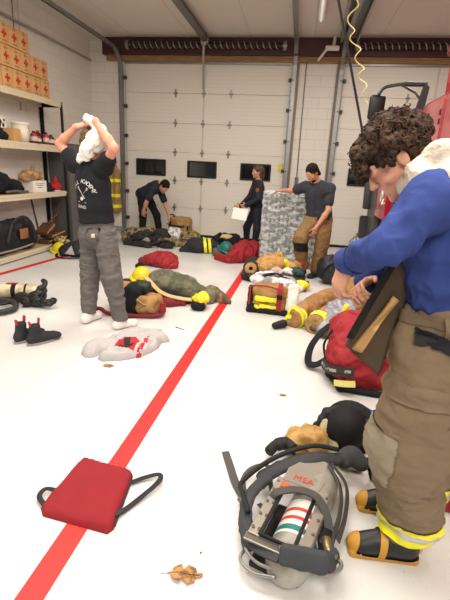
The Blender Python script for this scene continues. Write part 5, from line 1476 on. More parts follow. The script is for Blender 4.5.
# red bag heap behind the helmet
r_ = thing('red_gear_bag', (-2.1, 6.4), 'crumpled red gear bag lying alone behind the yellow helmet and olive coat', 'bag')
solid('bag_body', [ell((-2.12, 6.50, .09), (.26, .20, .11), None, .05), cap((-2.05, 6.45, .12), .08, (-1.92, 6.5, .16), .05, .05), ell((-1.95, 6.38, .06), (.16, .14, .08), None, .04)], .010, REDF, r_, smooth=1, wr=[(.024, (9, 9, 6), 4), (.012, (19, 19, 14), 1), (.005, (40, 40, 40), 7)], floor=.003)
solid('dark_panel', [cap((-2.40, 6.42, .07), .06, (-2.05, 6.32, .06), .055, .03)], .010, MARO, r_, wr=[(.012, (14, 14, 14), 1)], floor=.003)
flap_strap(r_, [(-2.46, 6.50, .03), (-2.38, 6.44, .09), (-2.28, 6.40, .08), (-2.2, 6.3, .03)], .05, BLACKC)

# pile by the bending person
def heap(name, label, cat, prims, m, vox=.012, w=.02, wf=9, s=1):
    o = solid(name, prims, vox, m, None, smooth=1, wr=[(w, (wf, wf, wf), s), (w * .5, (wf * 2.2,) * 3, s + 2), (w * .25, (wf * 4.5,) * 3, s + 4)], floor=.003)
    tag(o, label, cat); return o
heap('camo_coat', 'camouflage-like tan turnout coat at the left end of the back pile', 'coat', [ell((-3.30, 8.38, .14), (.26, .20, .15), None, .06), ell((-3.02, 8.46, .16), (.24, .18, .14), None, .06), cap((-3.4, 8.2, .06), .09, (-3.1, 8.25, .06), .08, .05)], CAMO)
ph = thing('air_harness', (-2.9, 8.1), 'black breathing harness with hoses lying across the back pile', 'air pack')
solid('harness', [ell((-2.95, 8.15, .12), (.30, .20, .13), None, .05), ell((-2.68, 8.28, .16), (.16, .16, .15), None, .05), cap((-3.3, 8.0, .05), .06, (-2.8, 7.85, .05), .05, .04), cap((-2.6, 8.0, .05), .06, (-2.4, 7.9, .04), .05, .04)], .012, HARN, ph, wr=[(.03, (11, 11, 11), 3), (.01, (28, 28, 28), 3)], floor=.003)
for pts in ([(-3.35, 8.1, .1), (-3.1, 7.9, .12), (-2.9, 7.95, .2), (-2.75, 8.1, .27)], [(-2.9, 7.82, .03), (-2.7, 7.84, .10), (-2.5, 7.95, .14), (-2.35, 8.1, .05)]):
    bm = B(); tube(bm, spline(pts, 8), .025, 8); obj('hose', bm, BLACKM, ph, True, True)
bm = B(); lathe(bm, [(0, 0), (.08, .01), (.085, .03), (.05, .05), (0, .055)], 18, Matrix.Translation((-2.88, 7.93, .10)) @ Matrix.Rotation(1.1, 4, 'X')); obj('gauge', bm, mat('gauge_grey', (140, 138, 136), .5), ph, True, True)
heap('white_cloth_bundle', 'grey-white cloth heaped on the right half of the back pile', 'cloth', [ell((-2.52, 8.52, .17), (.22, .19, .15), None, .06), cap((-2.45, 8.45, .2), .08, (-2.32, 8.5, .12), .06, .05)], GRYW)
heap('camo_trousers', 'camouflage-like tan trousers along the front right of the back pile', 'trousers', [cap((-2.62, 8.12, .06), .09, (-2.2, 8.28, .06), .09, .05), ell((-2.22, 8.5, .12), (.17, .19, .14), None, .05)], CAMO, s=5)
heap('yellow_tool_bag', 'tan and yellow gear bundle at the right end of the back pile', 'gear', [ell((-2.13, 8.72, .13), (.13, .16, .13), None, .05), cap((-2.2, 8.6, .2), .05, (-2.08, 8.62, .16), .04, .03)], mat_blotch('tan_yellow', (110, 90, 40), (190, 168, 80), 10, rough=.85))
tbg = thing('tan_pack', (-2.55, 9.1), 'upright tan pack with dark straps gripped by the bending person', 'bag')
solid('pack_body', [rbox((-2.52, 9.12, .25), (.24, .15, .23), .08, rotm(0, .05, -.1), .04), cap((-2.65, 9.05, .42), .06, (-2.40, 9.05, .44), .06, .04)], .012, TAN, tbg, wr=[(.018, (9, 9, 9), 4)], floor=.01)
for x in (-2.70, -2.52, -2.31): flap_strap(tbg, [(x, 9.0, .46), (x - .01, 8.955, .3), (x, 8.96, .06)], .04, HARN, ups=(0, -1, 0))
flap_strap(tbg, [(-2.76, 8.99, .32), (-2.5, 8.945, .30), (-2.27, 8.98, .30)], .03, HARN, ups=(0, -1, 0))
bm = B(); tube(bm, spline([(-2.72, 9.03, .44), (-2.74, 9.0, .52), (-2.66, 9.0, .54), (-2.6, 9.03, .46)], 6), .016, 8); obj('grab_handle', bm, HARN, tbg, True, True)

# black coat with lime bands
bc = thing('black_coat', (-1.75, 7.8), 'black turnout coat with two lime bands lying before the left garage door', 'coat')
cb2 = solid('coat_body', [ell((-1.82, 7.85, .10), (.26, .20, .15), None, .06), cap((-1.95, 7.80, .07), .10, (-2.12, 7.74, .03), .045, .05), cap((-1.75, 7.85, .10), .13, (-1.42, 7.86, .10), .10, .05), cap((-1.9, 7.95, .16), .09, (-1.6, 7.95, .16), .08, .05)], .010, mat('black_turnout', (36, 38, 44), .85, var=.2), bc, wr=[(.018, (8, 8, 8), 2)], floor=.003)
for t in (.0, .085): band(cb2, 'lime_band', (-1.68, 7.8, 0), A3(1, .25, .12), t, t + .055, .005, YEL, bc, lambda c_: c_.z > .02, label='lime reflective band')
# dark open bag, teal helmet and red bags
ob = thing('dark_open_bag', (-1.24, 8.3), 'dark open duffel with tan lining at the foot of the person with papers', 'bag')
solid('bag_body', [rbox((-1.24, 8.32, .14), (.26, .17, .14), .08, None, .04), cap((-1.42, 8.25, .2), .06, (-1.34, 8.2, .33), .035, .04), cap((-1.3, 8.42, .27), .05, (-1.05, 8.40, .27), .05, .05)], .011, BLACKC, ob, wr=[(.016, (11, 11, 11), 2)], floor=.003)
solid('tan_lining', [ell((-1.24, 8.24, .27), (.14, .08, .05), None, .03)], .010, PALE, ob, wr=[(.012, (16, 16, 16), 2)])
helmet('teal_helmet', (-1.24, 7.62, .12), .9, 'teal green helmet nestled between black coat and red bag', .3, mat('teal_plastic', (30, 112, 108), .4))
heap('grey_gear_roll', 'grey rolled gear under the teal helmet', 'gear', [cap((-1.4, 7.6, .06), .075, (-1.1, 7.62, .06), .07, .04)], mat('dull_grey_cloth', (92, 90, 88), .85))
rb = thing('red_duffel', (-.85, 7.3), 'large red duffel bag lying at the person with papers, before the pallet', 'bag')
solid('bag_body', [ell((-.88, 7.42, .14), (.22, .30, .17), None, .06), cap((-1.0, 7.15, .10), .12, (-.86, 7.35, .24), .10, .06), ell((-.70, 7.55, .16), (.13, .20, .17), None, .05)], .012, REDF, rb, smooth=1, wr=[(.028, (8, 8, 6), 3), (.013, (18, 18, 14), 1), (.005, (40, 40, 40), 7)], floor=.003)
flap_strap(rb, [(-.76, 7.14, .05), (-.73, 7.3, .24), (-.74, 7.5, .31), (-.75, 7.7, .25)], .03, MARO)
flap_strap(rb, [(-1.09, 7.1, .06), (-.98, 7.2, .24), (-.93, 7.4, .33), (-.92, 7.6, .30)], .025, MARO)
heap('red_pouch', 'flat dark red pouch in front of the large red duffel', 'bag', [cap((-1.33, 7.28, .04), .06, (-1.08, 7.08, .05), .065, .04), ell((-1.1, 7.22, .06), (.12, .08, .07), None, .03)], mat('deep_red_nylon', (150, 22, 34), .7, var=.2), w=.012)

# wrapped pallet of bottled water
pl = empty('wrapped_pallet', (-.08, 7.58, 0), -.10, 'shrink-wrapped pallet stack of bottled water cases by the garage door', 'pallet')
bm = B()
for y in (-.40, 0, .40): box(bm, (0, y, .05), (.92, .09, .08))
for k in range(7): box(bm, (-.42 + .14 * k, 0, .10), (.10, .9, .02))
for k in range(7): box(bm, (-.42 + .14 * k, 0, .005), (.10, .9, .01))
obj('pallet_base', bm, WODP if 'WODP' in globals() else mat_blotch('pallet_wood', (120, 92, 60), (168, 134, 92), 8, rough=.85), pl)
WAT = mat_blotch('bottle_mottle', (36, 50, 44), (170, 176, 172), 11, (.40, .60), .15, rgb3=(216, 220, 218))
CAPM = mat('bottle_cap_white', (226, 230, 230), .4)
CARDB = mat('tray_dark', (70, 76, 70), .6)
for layer in range(5):
    z0 = .115 + layer * .222; nx, ny = (13, 12) if layer < 4 else (13, 12)
    bm = B(); box(bm, (0, 0, z0 + .09), (.80, .74, .17)); ly = obj('case_layer', bm, CARDB, pl)
    bm = B(); bc_ = B(); bl_ = B()
    for i in range(nx):
        for j in range(ny):
            if 0 < i < nx - 1 and 0 < j < ny - 1 and layer < 4: continue
            x, y = -.43 + .86 * i / (nx - 1), -.40 + .80 * j / (ny - 1)
            M4 = Matrix.Translation((x + rng.uniform(-.004, .004), y + rng.uniform(-.004, .004), z0))
            lathe(bm, [(0, 0), (.032, .004), (.033, .05), (.030, .06), (.033, .07), (.033, .14), (.028, .165), (.014, .185), (.013, .195)], 10, M4)
            lathe(bc_, [(.015, .192), (.015, .212), (0, .212)], 8, M4)
            lathe(bl_, [(.0336, .075), (.0336, .125)], 10, M4)
    obj('bottles', bm, WAT, ly, True); obj('bottle_caps', bc_, CAPM, ly); obj('bottle_labels', bl_, mat('bottle_label_green', (74, 92, 82), .5, var=.5, vscale=30), ly, True)
WR = bpy.data.materials.new('stretch_wrap'); WR.use_nodes = True
wb = WR.node_tree.nodes['Principled BSDF']; wb.inputs['Base Color'].default_value = (.9, .92, .92, 1); wb.inputs['Roughness'].default_value = .12; wb.inputs['Specular IOR Level'].default_value = .9
wn = WR.node_tree.nodes.new('ShaderNodeTexNoise'); wn.inputs['Scale'].default_value = 7; wn.inputs['Detail'].default_value = 5
wm_ = WR.node_tree.nodes.new('ShaderNodeMapping'); wm_.inputs['Scale'].default_value = (1, 1, 2.2); wt = WR.node_tree.nodes.new('ShaderNodeTexCoord')
WR.node_tree.links.new(wt.outputs['Object'], wm_.inputs['Vector']); WR.node_tree.links.new(wm_.outputs['Vector'], wn.inputs['Vector'])
wr_ = WR.node_tree.nodes.new('ShaderNodeValToRGB'); wr_.color_ramp.elements[0].position = .48; wr_.color_ramp.elements[0].color = (.22, .22, .22, 1); wr_.color_ramp.elements[1].position = .68; wr_.color_ramp.elements[1].color = (.75, .75, .75, 1)
WR.node_tree.links.new(wn.outputs['Fac'], wr_.inputs['Fac']); WR.node_tree.links.new(wr_.outputs['Color'], wb.inputs['Alpha'])
solid('stretch_wrap', [rbox((-.08, 7.58, .67), (.475, .445, .565), .03, rotm(0, 0, -.10), .01)], .016, WR, pl, smooth=1, wr=[(.006, (5, 5, 14), 2), (.004, (16, 16, 30), 2)])

# gear pile in front of the pallet
heap('tan_coat', 'tan turnout coat with a lime band heaped in front of the pallet', 'coat', [ell((-.30, 6.28, .16), (.26, .20, .16), None, .06), cap((-.5, 6.2, .12), .10, (-.2, 6.15, .22), .11, .05), cap((-.1, 6.2, .18), .10, (.0, 6.22, .18), .08, .05), cap((-.42, 6.4, .25), .06, (-.22, 6.42, .32), .05, .04)], mat_blotch('tan_bright', (164, 122, 66), (204, 160, 98), 9, (.3, .7), .85), w=.02)
tc = bpy.data.objects['tan_coat']; band(tc, 'lime_band', (-.13, 6.2, .2), A3(1, .2, .2), .0, .06, .005, YEL, tc, lambda c_: c_.z > .08, label='lime reflective band')
fh = thing('face_mask', (-.6, 6.1), 'black and tan breathing mask at the left end of the pallet pile', 'mask')
solid('mask_shell', [ell((-.60, 6.12, .14), (.12, .12, .13), None, .03), cap((-.66, 6.02, .07), .07, (-.56, 5.98, .05), .06, .03), ell((-.60, 6.3, .17), (.12, .12, .12), None, .04)], .009, HARN, fh, wr=[(.012, (18, 18, 18), 2)], floor=.003)
bm = B(); lathe(bm, [(.03, 0), (.085, .01), (.09, .03), (.06, .045), (.03, .04)], 20, cross_frame((-.595, 5.99, .18), (1, 0, 0), (.1, -1, .35))); obj('tan_rim', bm, TAN, fh, True, True)
bm = B(); lathe(bm, [(0, 0), (.05, .004), (.05, .03), (0, .04)], 16, cross_frame((-.60, 5.93, .08), (1, 0, 0), (-.1, -1, .3))); obj('filter', bm, BLACKM, fh, True, True)
hb = thing('hose_harness', (-.1, 5.75), 'tangled black hose harness in front of the tan coat heap', 'air pack')
solid('harness', [cap((-.40, 5.85, .06), .07, (-.05, 5.80, .09), .08, .04), cap((-.05, 5.8, .08), .07, (.16, 5.72, .06), .07, .04), ell((.05, 5.95, .13), (.12, .10, .12), None, .04)], .010, HARN, hb, wr=[(.024, (13, 13, 13), 2), (.008, (30, 30, 30), 2)], floor=.003)
bm = B(); tube(bm, spline([(-.42, 5.78, .05), (-.25, 5.70, .12), (-.08, 5.68, .10), (.08, 5.62, .05), (.2, 5.66, .06), (.22, 5.8, .10)], 8), .026, 8); obj('hose', bm, BLACKM, hb, True, True)
for k, (x, y, z, m, lb) in enumerate(((-.22, 5.93, .20, mat('pink_cloth', (206, 170, 160), .85), 'pinkish cloth scrap on top of the hose harness'), (-.06, 5.9, .21, mat('white_rag', (222, 220, 214), .85), 'white rag on top of the hose harness'), (.06, 5.88, .22, mat('teal_cloth', (36, 74, 70), .85), 'dark teal cloth on top of the hose harness'))):
    heap('cloth_scrap', lb, 'cloth', [ell((x, y, z), (.075, .055, .04), None, .02), ell((x + .04, y - .02, z - .02), (.05, .04, .03), None, .02)], m, .009, .010, 16, k)
heap('tan_hood', 'tan fabric bundle between pallet pile and the leaning person', 'cloth', [ell((.04, 6.24, .15), (.08, .08, .15), None, .05)], TAN, w=.014)

# open red-edged tote full of tan gear
to = thing('gear_tote', (-.2, 4.7), 'open red-edged tote stuffed with tan gear and yellow bands', 'bag')
solid('packed_gear', [rbox((-.22, 4.80, .15), (.21, .20, .15), .07, rotm(0, 0, .08), .03)], .010, mat_blotch('ochre_gear', (132, 96, 44), (176, 138, 72), 8, (.3, .7), .85), to, wr=[(.018, (9, 9, 9), 2)], floor=.012)
for z in (.05, .15): 
    g_ = solid('yellow_band', [flatcap((-.36, 4.59, z + .02), (-.14, 4.60, z + .01), .034, .034, .016, (0, 1, -.1), .01)], .007, YEL, to, wr=[(.006, (14, 14, 14), 2)])
solid('pocket', [flatcap((-.33, 4.60, .24), (-.17, 4.60, .23), .04, .045, .025, (0, 1, -.2), .01)], .008, TAN, to)
solid('black_corner', [cap((-.44, 4.60, .03), .035, (-.45, 4.66, .28), .022, .03), cap((-.44, 4.60, .03), .035, (-.02, 4.56, .025), .03, .03)], .008, BLACKC, to, wr=[(.006, (16, 16, 16), 2)], floor=.002)
flap_strap(to, [(-.45, 4.575, .035), (-.25, 4.56, .03), (-.03, 4.55, .03)], .016, REDF, 'red_edge', ups=(0, -1, 0))
flap_strap(to, [(-.11, 4.555, .03), (-.115, 4.545, .16), (-.11, 4.56, .30), (-.11, 4.66, .345)], .055, REDF, 'red_strap', .012, ups=(0, -1, .3))
flap_strap(to, [(-.112, 4.54, .19), (-.112, 4.535, .24)], .06, BLACKC, 'strap_pad', .016, ups=(0, -1, 0))
flap_strap(to, [(-.43, 4.58, .31), (-.27, 4.56, .325), (-.12, 4.55, .30)], .018, REDF, 'red_edge', ups=(0, -1, .3))
flap_strap(to, [(-.445, 4.59, .30), (-.45, 4.585, .16), (-.45, 4.58, .05)], .02, mat('strap_red_dark', (146, 40, 34), .8), 'side_edge', ups=(-.3, -1, 0))
heap('grey_jacket', 'grey-white jacket with black trim draped over the open tote', 'jacket', [ell((-.28, 4.92, .32), (.20, .16, .06), None, .04), ell((-.06, 4.90, .29), (.12, .15, .06), None, .04), cap((-.4, 4.85, .3), .05, (-.2, 5.05, .34), .05, .04)], GRYW, .010, .016, 10)
gj = bpy.data.objects['grey_jacket']; flap_strap(gj, [(-.33, 4.8, .385), (-.2, 4.9, .40), (-.08, 4.88, .37), (.0, 4.98, .33)], .06, BLACKC, 'black_trim')
heap('white_towel', 'white folded towel at the right end of the open tote', 'towel', [flatcap((.03, 4.66, .28), (.02, 4.58, .10), .07, .06, .03, (.2, 1, -.2), .02), ell((.05, 4.75, .27), (.09, .10, .05), None, .03)], mat('white_rag', (222, 220, 214), .85), .009, .006, 12)

# turnout trousers laid out, cuffs toward the camera
tt = thing('turnout_trousers', (.25, 4.8), 'tan turnout trousers laid flat with lime cuffs toward the open floor', 'trousers')
tt1 = solid('trouser_fabric', [cap((.70, 5.50, .13), .14, (.34, 4.98, .12), .110, .02), cap((.34, 4.98, .12), .110, (.03, 4.40, .09), .092, .02), cap((.87, 5.30, .13), .14, (.57, 4.85, .11), .108, .02), cap((.57, 4.85, .11), .108, (.26, 4.30, .09), .092, .02), ell((.85, 5.6, .15), (.25, .25, .15), None, .06), cut((.06, 4.42, .1), (-.486, -.874, 0))], .010, mat_blotch('tan_trouser', (138, 102, 58), (172, 132, 82), 7, (.3, .7), .85), tt, wr=[(.020, (7, 7, 7), 4), (.006, (20, 20, 20), 2)], floor=.003)
dA, dB = A3(-.486, -.874, -.05), A3(-.49, -.87, -.05)
for p, d in ((A3(.06, 4.44, .1), dA), (A3(.27, 4.36, .1), dB)):
    band(tt1, 'lime_band', p, d, -.10, -.055, .006, YEL, tt, lambda c_, p=p: (c_ - V(p)).length < .2 and abs((c_ - V(p)).dot(V((.87, -.49, 0)))) < .115, label='lime cuff band')
    band(tt1, 'silver_band', p, d, -.055, -.025, .006, SILV, tt, lambda c_, p=p: (c_ - V(p)).length < .2 and abs((c_ - V(p)).dot(V((.87, -.49, 0)))) < .115, label='silver cuff band')
    band(tt1, 'lime_band', p, d, -.025, .02, .006, YEL, tt, lambda c_, p=p: (c_ - V(p)).length < .2 and abs((c_ - V(p)).dot(V((.87, -.49, 0)))) < .115, label='lime cuff band')
heap('black_boot_toe', 'black rubber boot toe sticking out beside the lime cuffs', 'boot', [cap((-.02, 4.34, .045), .04, (-.10, 4.28, .036), .034, .02)], RUBBER, .008, .003, 12)
heap('yellow_glove', 'lime yellow glove lying on the trousers next to the white towel', 'glove', [ell((.12, 4.95, .27), (.09, .06, .05), None, .02), cap((.1, 4.92, .27), .03, (.02, 4.86, .27), .02, .02), cap((.15, 4.93, .27), .03, (.12, 4.82, .26), .02, .02)], YELH, .008, .010, 18)
sc_ = thing('silver_lined_coat', (.42, 4.35), 'dark tan coat opened to show its silver lining, behind the red pack', 'coat')
solid('coat_shell', [ell((.44, 4.42, .07), (.24, .28, .085), None, .06), cap((.24, 4.24, .05), .06, (.44, 4.66, .17), .06, .05), cap((.30, 4.12, .04), .05, (.62, 4.15, .06), .05, .04)], .010, mat_blotch('brown_coat', (82, 62, 44), (124, 98, 68), 9, rough=.9), sc_, wr=[(.016, (9, 9, 9), 2)], floor=.003)
solid('silver_lining', [flatcap((.36, 4.18, .11), (.48, 4.42, .20), .13, .16, .04, (-.2, -.7, 1), .02)], .009, mat('silver_cloth', (140, 142, 150), .4, .35, var=.2), sc_, wr=[(.012, (12, 12, 12), 2)], smooth=1)
heap('yellow_tag_strap', 'lime yellow strap end poking up between silver lining and red pack', 'strap', [cap((.44, 3.86, .30), .028, (.45, 3.82, .44), .022, .02), cap((.45, 3.84, .38), .025, (.52, 3.8, .33), .02, .02), cap((.44, 3.86, .02), .03, (.44, 3.86, .30), .026, .02)], YEL, .007, .004, 20)

# black round bag behind the trousers
bb = thing('black_helmet_bag', (.55, 6.3), 'round black helmet bag on the floor beside the leaning person', 'bag')
solid('bag_body', [ell((.56, 6.25, .21), (.22, .20, .21), None, .05), ell((.70, 6.3, .16), (.18, .16, .16), None, .05)], .012, mat('navy_nylon', (26, 29, 40), .55, var=.3), bb, wr=[(.018, (9, 9, 9), 5)], floor=.003)
flap_strap(bb, [(.42, 6.10, .12), (.50, 6.05, .30), (.62, 6.06, .33), (.72, 6.12, .2)], .03, BLACKC, ups=(0, -1, .3))

# big red pack beside the foreground man
rp = thing('red_rescue_pack', (.55, 3.3), 'big red rescue pack with black straps behind the open trouser flap', 'bag')
solid('pack_body', [rbox((.62, 3.40, .20), (.22, .34, .20), .12, rotm(0, 0, .10), .05), ell((.48, 3.30, .22), (.14, .25, .18), None, .06), ell((.55, 3.62, .32), (.16, .18, .13), None, .06)], .011, REDF, rp, smooth=1, wr=[(.022, (8, 8, 7), 2), (.010, (18, 18, 15), 2), (.004, (40, 40, 40), 2)], floor=.02)
solid('black_base', [cap((.36, 3.28, .025), .024, (.43, 3.05, .025), .024, .02), cap((.43, 3.05, .025), .024, (.74, 3.02, .025), .024, .02), cap((.36, 3.28, .025), .024, (.38, 3.6, .025), .024, .02)], .009, BLACKC, rp, floor=.002)
LB = flap_strap(rp, [(.305, 3.32, .10), (.35, 3.08, .15), (.50, 2.975, .20)], .065, mat('label_black', (34, 34, 32), .7), 'label_band', .012, ups=(-.6, -.8, .3))
flap_strap(LB, [(.300, 3.29, .108), (.342, 3.072, .156), (.48, 2.975, .20)], .022, mat_blotch('label_grey_marks', (40, 40, 38), (156, 152, 144), 26, (.48, .52), .7), 'label_marks', .003, ups=(-.6, -.8, .3))
flap_strap(rp, [(.38, 3.01, .085), (.45, 2.97, .105), (.52, 2.955, .12)], .045, mat('reflective_tab', (214, 204, 120), .5), 'pale_tab', .012, ups=(-.4, -1, .3))
flap_strap(rp, [(.46, 3.60, .38), (.33, 3.58, .30), (.22, 3.50, .16), (.20, 3.40, .05), (.26, 3.34, .06), (.34, 3.34, .12)], .06, BLACKC, 'shoulder_strap', .012, ups=(-.5, -.3, 1))
flap_strap(rp, [(.44, 3.45, .40), (.36, 3.44, .32), (.31, 3.40, .22), (.33, 3.36, .12)], .035, BLACKC, 'carry_strap', .012, ups=(-1, 0, .3))
bm = B(); tube(bm, spline([(.62, 3.0, .38), (.58, 3.2, .44), (.60, 3.5, .46), (.62, 3.72, .40)], 6), .008, 6); obj('zip_line', bm, MARO, rp, True, True)
rp.location = (rp.location.x, rp.location.y - .10, 0)
tt.location = (tt.location.x + .0, tt.location.y - .20, 0); sc_.location = (sc_.location.x + .05, sc_.location.y - .10, 0)
for n_, dx, dy in (('black_boot_toe', -.02, -.16), ('yellow_tag_strap', .05, -.12)): bpy.data.objects[n_].location = (dx, dy, 0)
ob_ = bpy.data.objects['dark_open_bag']; ob_.location = (ob_.location.x - .10, ob_.location.y - .08, 0)
# blue pen
bm = B(); tube(bm, [(.555, 2.78, .007), (.68, 2.66, .007)], .007, 8); tag(obj('blue_pen', bm, mat('pen_blue', (48, 78, 160), .5), smooth=True), 'blue pen lying on the floor behind the black helmet visor', 'pen')
# red case and brown bundle at the right frame edge behind the legs
rc2 = empty('red_case', (1.02, 2.05, 0), -.2, 'red case on the floor at the right frame edge behind the bunker trousers', 'case')
bm = B(); box(bm, (0, 0, .10), (.36, .50, .20), bevel=.03); obj('case_body', bm, REDF, rc2, True)
bm = B(); box(bm, (0, 0, .13), (.366, .506, .012), bevel=.004); obj('seam', bm, BLACKC, rc2)
bm = B(); tube(bm, spline([(-.19, -.08, .12), (-.22, -.06, .16), (-.22, .06, .16), (-.19, .08, .12)], 5), .012, 8); obj('handle', bm, BLACKC, rc2, True)
heap('tan_work_boot', 'tan glove standing on the red case at the right frame edge', 'glove', hand_prims((.92, 2.02, .21), (.2, .1, 1), (1, 0, 0), (0, 1, 0), 1.15, curl=.5, fr=.012), TAN, .008, .004, 20)
bpy.data.objects['tan_work_boot'].name = 'tan_glove'
# ================================================================== breathing apparatus in the foreground
sc = empty('breathing_apparatus', (.17, 1.65, 0), -.294, 'grey steel-framed breathing apparatus with black harness on the floor at the yellow-toed boots', 'air pack')
PADC = mat('pad_charcoal', (56, 58, 62), .85, var=.15, bump=.2, bscale=300)
WEB = mat('webbing_charcoal', (74, 72, 70), .8, var=.15, bump=.2, bscale=400)
STEEL = mat('pack_steel', (150, 142, 130), .38, .5, var=.12)
STEELD = mat('pack_steel_dark', (96, 90, 84), .4, .6)
CYLG = mat_blotch('cylinder_grey', (122, 118, 108), (160, 156, 144), 5, rough=.4)
def lp(pts): return [V(p) for p in pts]
def ob(name, bm, m, parent=None, smooth=False, label=None): return obj(name, bm, m, parent or sc, smooth, label=label)
Mz = Matrix.Translation((.02, -.425, .095)) @ Matrix.Rotation(-PI / 2, 4, 'X')   # lathe z -> local +y
bm = B(); lathe(bm, [(0, 0), (.035, .004), (.065, .022), (.083, .055), (.089, .10), (.089, .56), (.082, .61), (.06, .65), (.03, .67), (.028, .72), (0, .72)], 30, Mz); cyl = ob('cylinder', bm, CYLG, None, True)
bm = B(); lathe(bm, [(.0902, .14), (.0902, .34)], 30, Mz); ob('cylinder_label', bm, mat('label_paper', (214, 214, 208), .5), cyl, True)
for z0, z1, m_ in ((.155, .185, mat('label_teal', (20, 110, 104), .5)), (.215, .235, mat('label_red2', (196, 50, 36), .5)), (.265, .285, mat('label_red2', (196, 50, 36), .5))):
    bm = B(); lathe(bm, [(.0906, z0), (.0906, z1)], 30, Mz); ob('label_stripe', bm, m_, cyl, True)
bm = B(); lathe(bm, [(0, .70), (.035, .70), (.035, .76), (.02, .78), (0, .78)], 16, Mz); ob('valve_knob', bm, RUBBER, cyl, True)
# steel back frame over the cylinder: side rails, cross plates, window with bolts
def plate(name, pts, z, th=.006, m=STEEL, tilt=None):
    bm = B(); prism(bm, pts, th, Matrix.Translation((0, 0, z))); return ob(name, bm, m)
fr = plate('back_plate', [(-.125, -.01), (.045, -.01), (.055, .06), (.035, .21), (-.055, .22), (-.125, .08)], .176)
t = text_bm('MSA', .052, .0008); bmesh.ops.transform(t, matrix=Matrix.Translation((-.035, .030, .1838)) @ Matrix.Rotation(.0, 4, 'Z'), verts=t.verts[:]); bmesh.ops.triangulate(t, faces=t.faces[:]); ob('red_lettering', t, mat('letter_red', (206, 48, 52), .5), fr)
bm = B()
for (x0, y0, x1, y1, w_) in ((-.125, -.36, -.125, -.02, .05), (.068, -.36, .068, -.02, .06)):
    box(bm, ((x0 + x1) / 2, (y0 + y1) / 2, .172), (w_, y1 - y0, .012), bevel=.004)
    box(bm, ((x0 + x1) / 2 + (.028 if x0 > 0 else -.022), (y0 + y1) / 2, .135), (.008, y1 - y0, .075), bevel=.003)
box(bm, (-.03, -.02, .174), (.24, .05, .012), bevel=.004)
box(bm, (-.03, -.37, .165), (.25, .04, .012), bevel=.004)
for x in (-.138, -.112, .050, .086):
    for y in (-.33, -.25, -.17, -.09, -.03):
        nf = len(bm.faces); lathe(bm, [(.007, .176), (.007, .183), (0, .185)], 8, Matrix.Translation((x, y, 0)))
        bm.faces.ensure_lookup_table()
        for f in bm.faces[nf:]: f.material_index = 1
win = ob('window_frame', bm, [STEEL, STEELD])
bm = B()
out = [(-.10, -.35), (-.10, -.06), (-.085, -.045), (.025, -.045), (.04, -.06), (.04, -.35)]
tube(bm, [(x, y, .178) for x, y in out], .010, 8, closed=True); ob('window_rim', bm, RUBBER, win, True)
bm = B(); box(bm, (.115, -.17, .10), (.05, .12, .08), rotm(0, .3, 0), bevel=.012); ob('regulator_block', bm, BLACKM, None, True)
bm = B(); tube(bm, [(.13, -.20, .14), (.16, -.26, .12)], .018, 10); tube(bm, [(.155, -.25, .12), (.19, -.25, .12)], .012, 8); ob('brass_fitting', bm, mat('brass_fit', (150, 132, 96), .35, .7), None, True)
bm = B(); box(bm, (-.10, -.05, .186), (.04, .03, .012), bevel=.004); ob('orange_clip', bm, mat('clip_orange', (216, 88, 36), .5))
# wire loops at the foot
bm = B(); tube(bm, spline([(-.15, -.30, .11), (-.155, -.36, .10), (-.09, -.405, .10), (-.02, -.41, .11), (.02, -.395, .13)], 8), .007, 8); tube(bm, spline([(-.155, -.32, .07), (-.16, -.39, .06), (-.09, -.43, .07), (.0, -.425, .09)], 8), .007, 8); ob('wire_guard', bm, GALV, None, True)
bm = B(); tube(bm, spline([(.12, -.36, .13), (.18, -.33, .11), (.21, -.27, .10), (.19, -.24, .10), (.12, -.27, .12)], 8), .009, 8); ob('wire_guard', bm, GALV, None, True)
# waist belt pad across the foot of the pack
M3 = rotm(.25, 0, .16)
solid('waist_pad', [rbox(tuple(sc.matrix_basis @ V((.085, -.375, .178))), (.092, .018, .040), .018, (Matrix.Rotation(-.294, 3, 'Z') @ rotm(-.5, 0, .25)), .01)], .007, PADC, sc, wr=[(.004, (14, 14, 14), 1)])
sblk = lambda pts, w, m, name='strap', th=.006, ups=(0, 0, 1): ob(name, strap(B(), spline(pts, 7), w, th, ups=ups), m)
sblk([(.165, -.33, .15), (.178, -.28, .12), (.172, -.22, .08), (.16, -.17, .04)], .05, PADC, 'waist_strap', .012, (1, 0, .6))
solid('buckle_pad', [ell(tuple(sc.matrix_basis @ V((.165, -.25, .10))), (.028, .055, .038), Matrix.Rotation(-.294, 3, 'Z'), .02)], .008, PADC, sc, wr=[(.008, (14, 14, 14), 1)])
sblk([(.00, -.395, .16), (-.10, -.375, .14), (-.17, -.32, .12)], .045, PADC, 'waist_strap', .014, (0, -.4, 1))
# left shoulder pad: thick, bowed outwards
def pad(name, pts, w, th, n=(0, 0, 1)):
    W = [sc.matrix_basis @ V(p) for p in spline(pts, 4)]
    return solid(name, [flatcap(tuple(W[i]), tuple(W[i + 1]), w / 2, w / 2, th / 2, n, .01) for i in range(len(W) - 1)], .007, PADC, sc, wr=[(.003, (20, 20, 20), 1)])
pad('shoulder_pad', [(-.14, -.35, .10), (-.195, -.27, .12), (-.23, -.17, .14), (-.225, -.06, .14), (-.205, .01, .13)], .058, .030, (-.5, 0, 1))
pad('shoulder_pad', [(-.23, .02, .13), (-.15, .12, .16), (-.04, .21, .18), (.05, .29, .16), (.09, .36, .13)], .066, .030, (0, -.3, 1))
pad('shoulder_pad', [(.09, .34, .13), (.12, .38, .16), (.17, .36, .13)], .09, .06, (0, 0, 1))
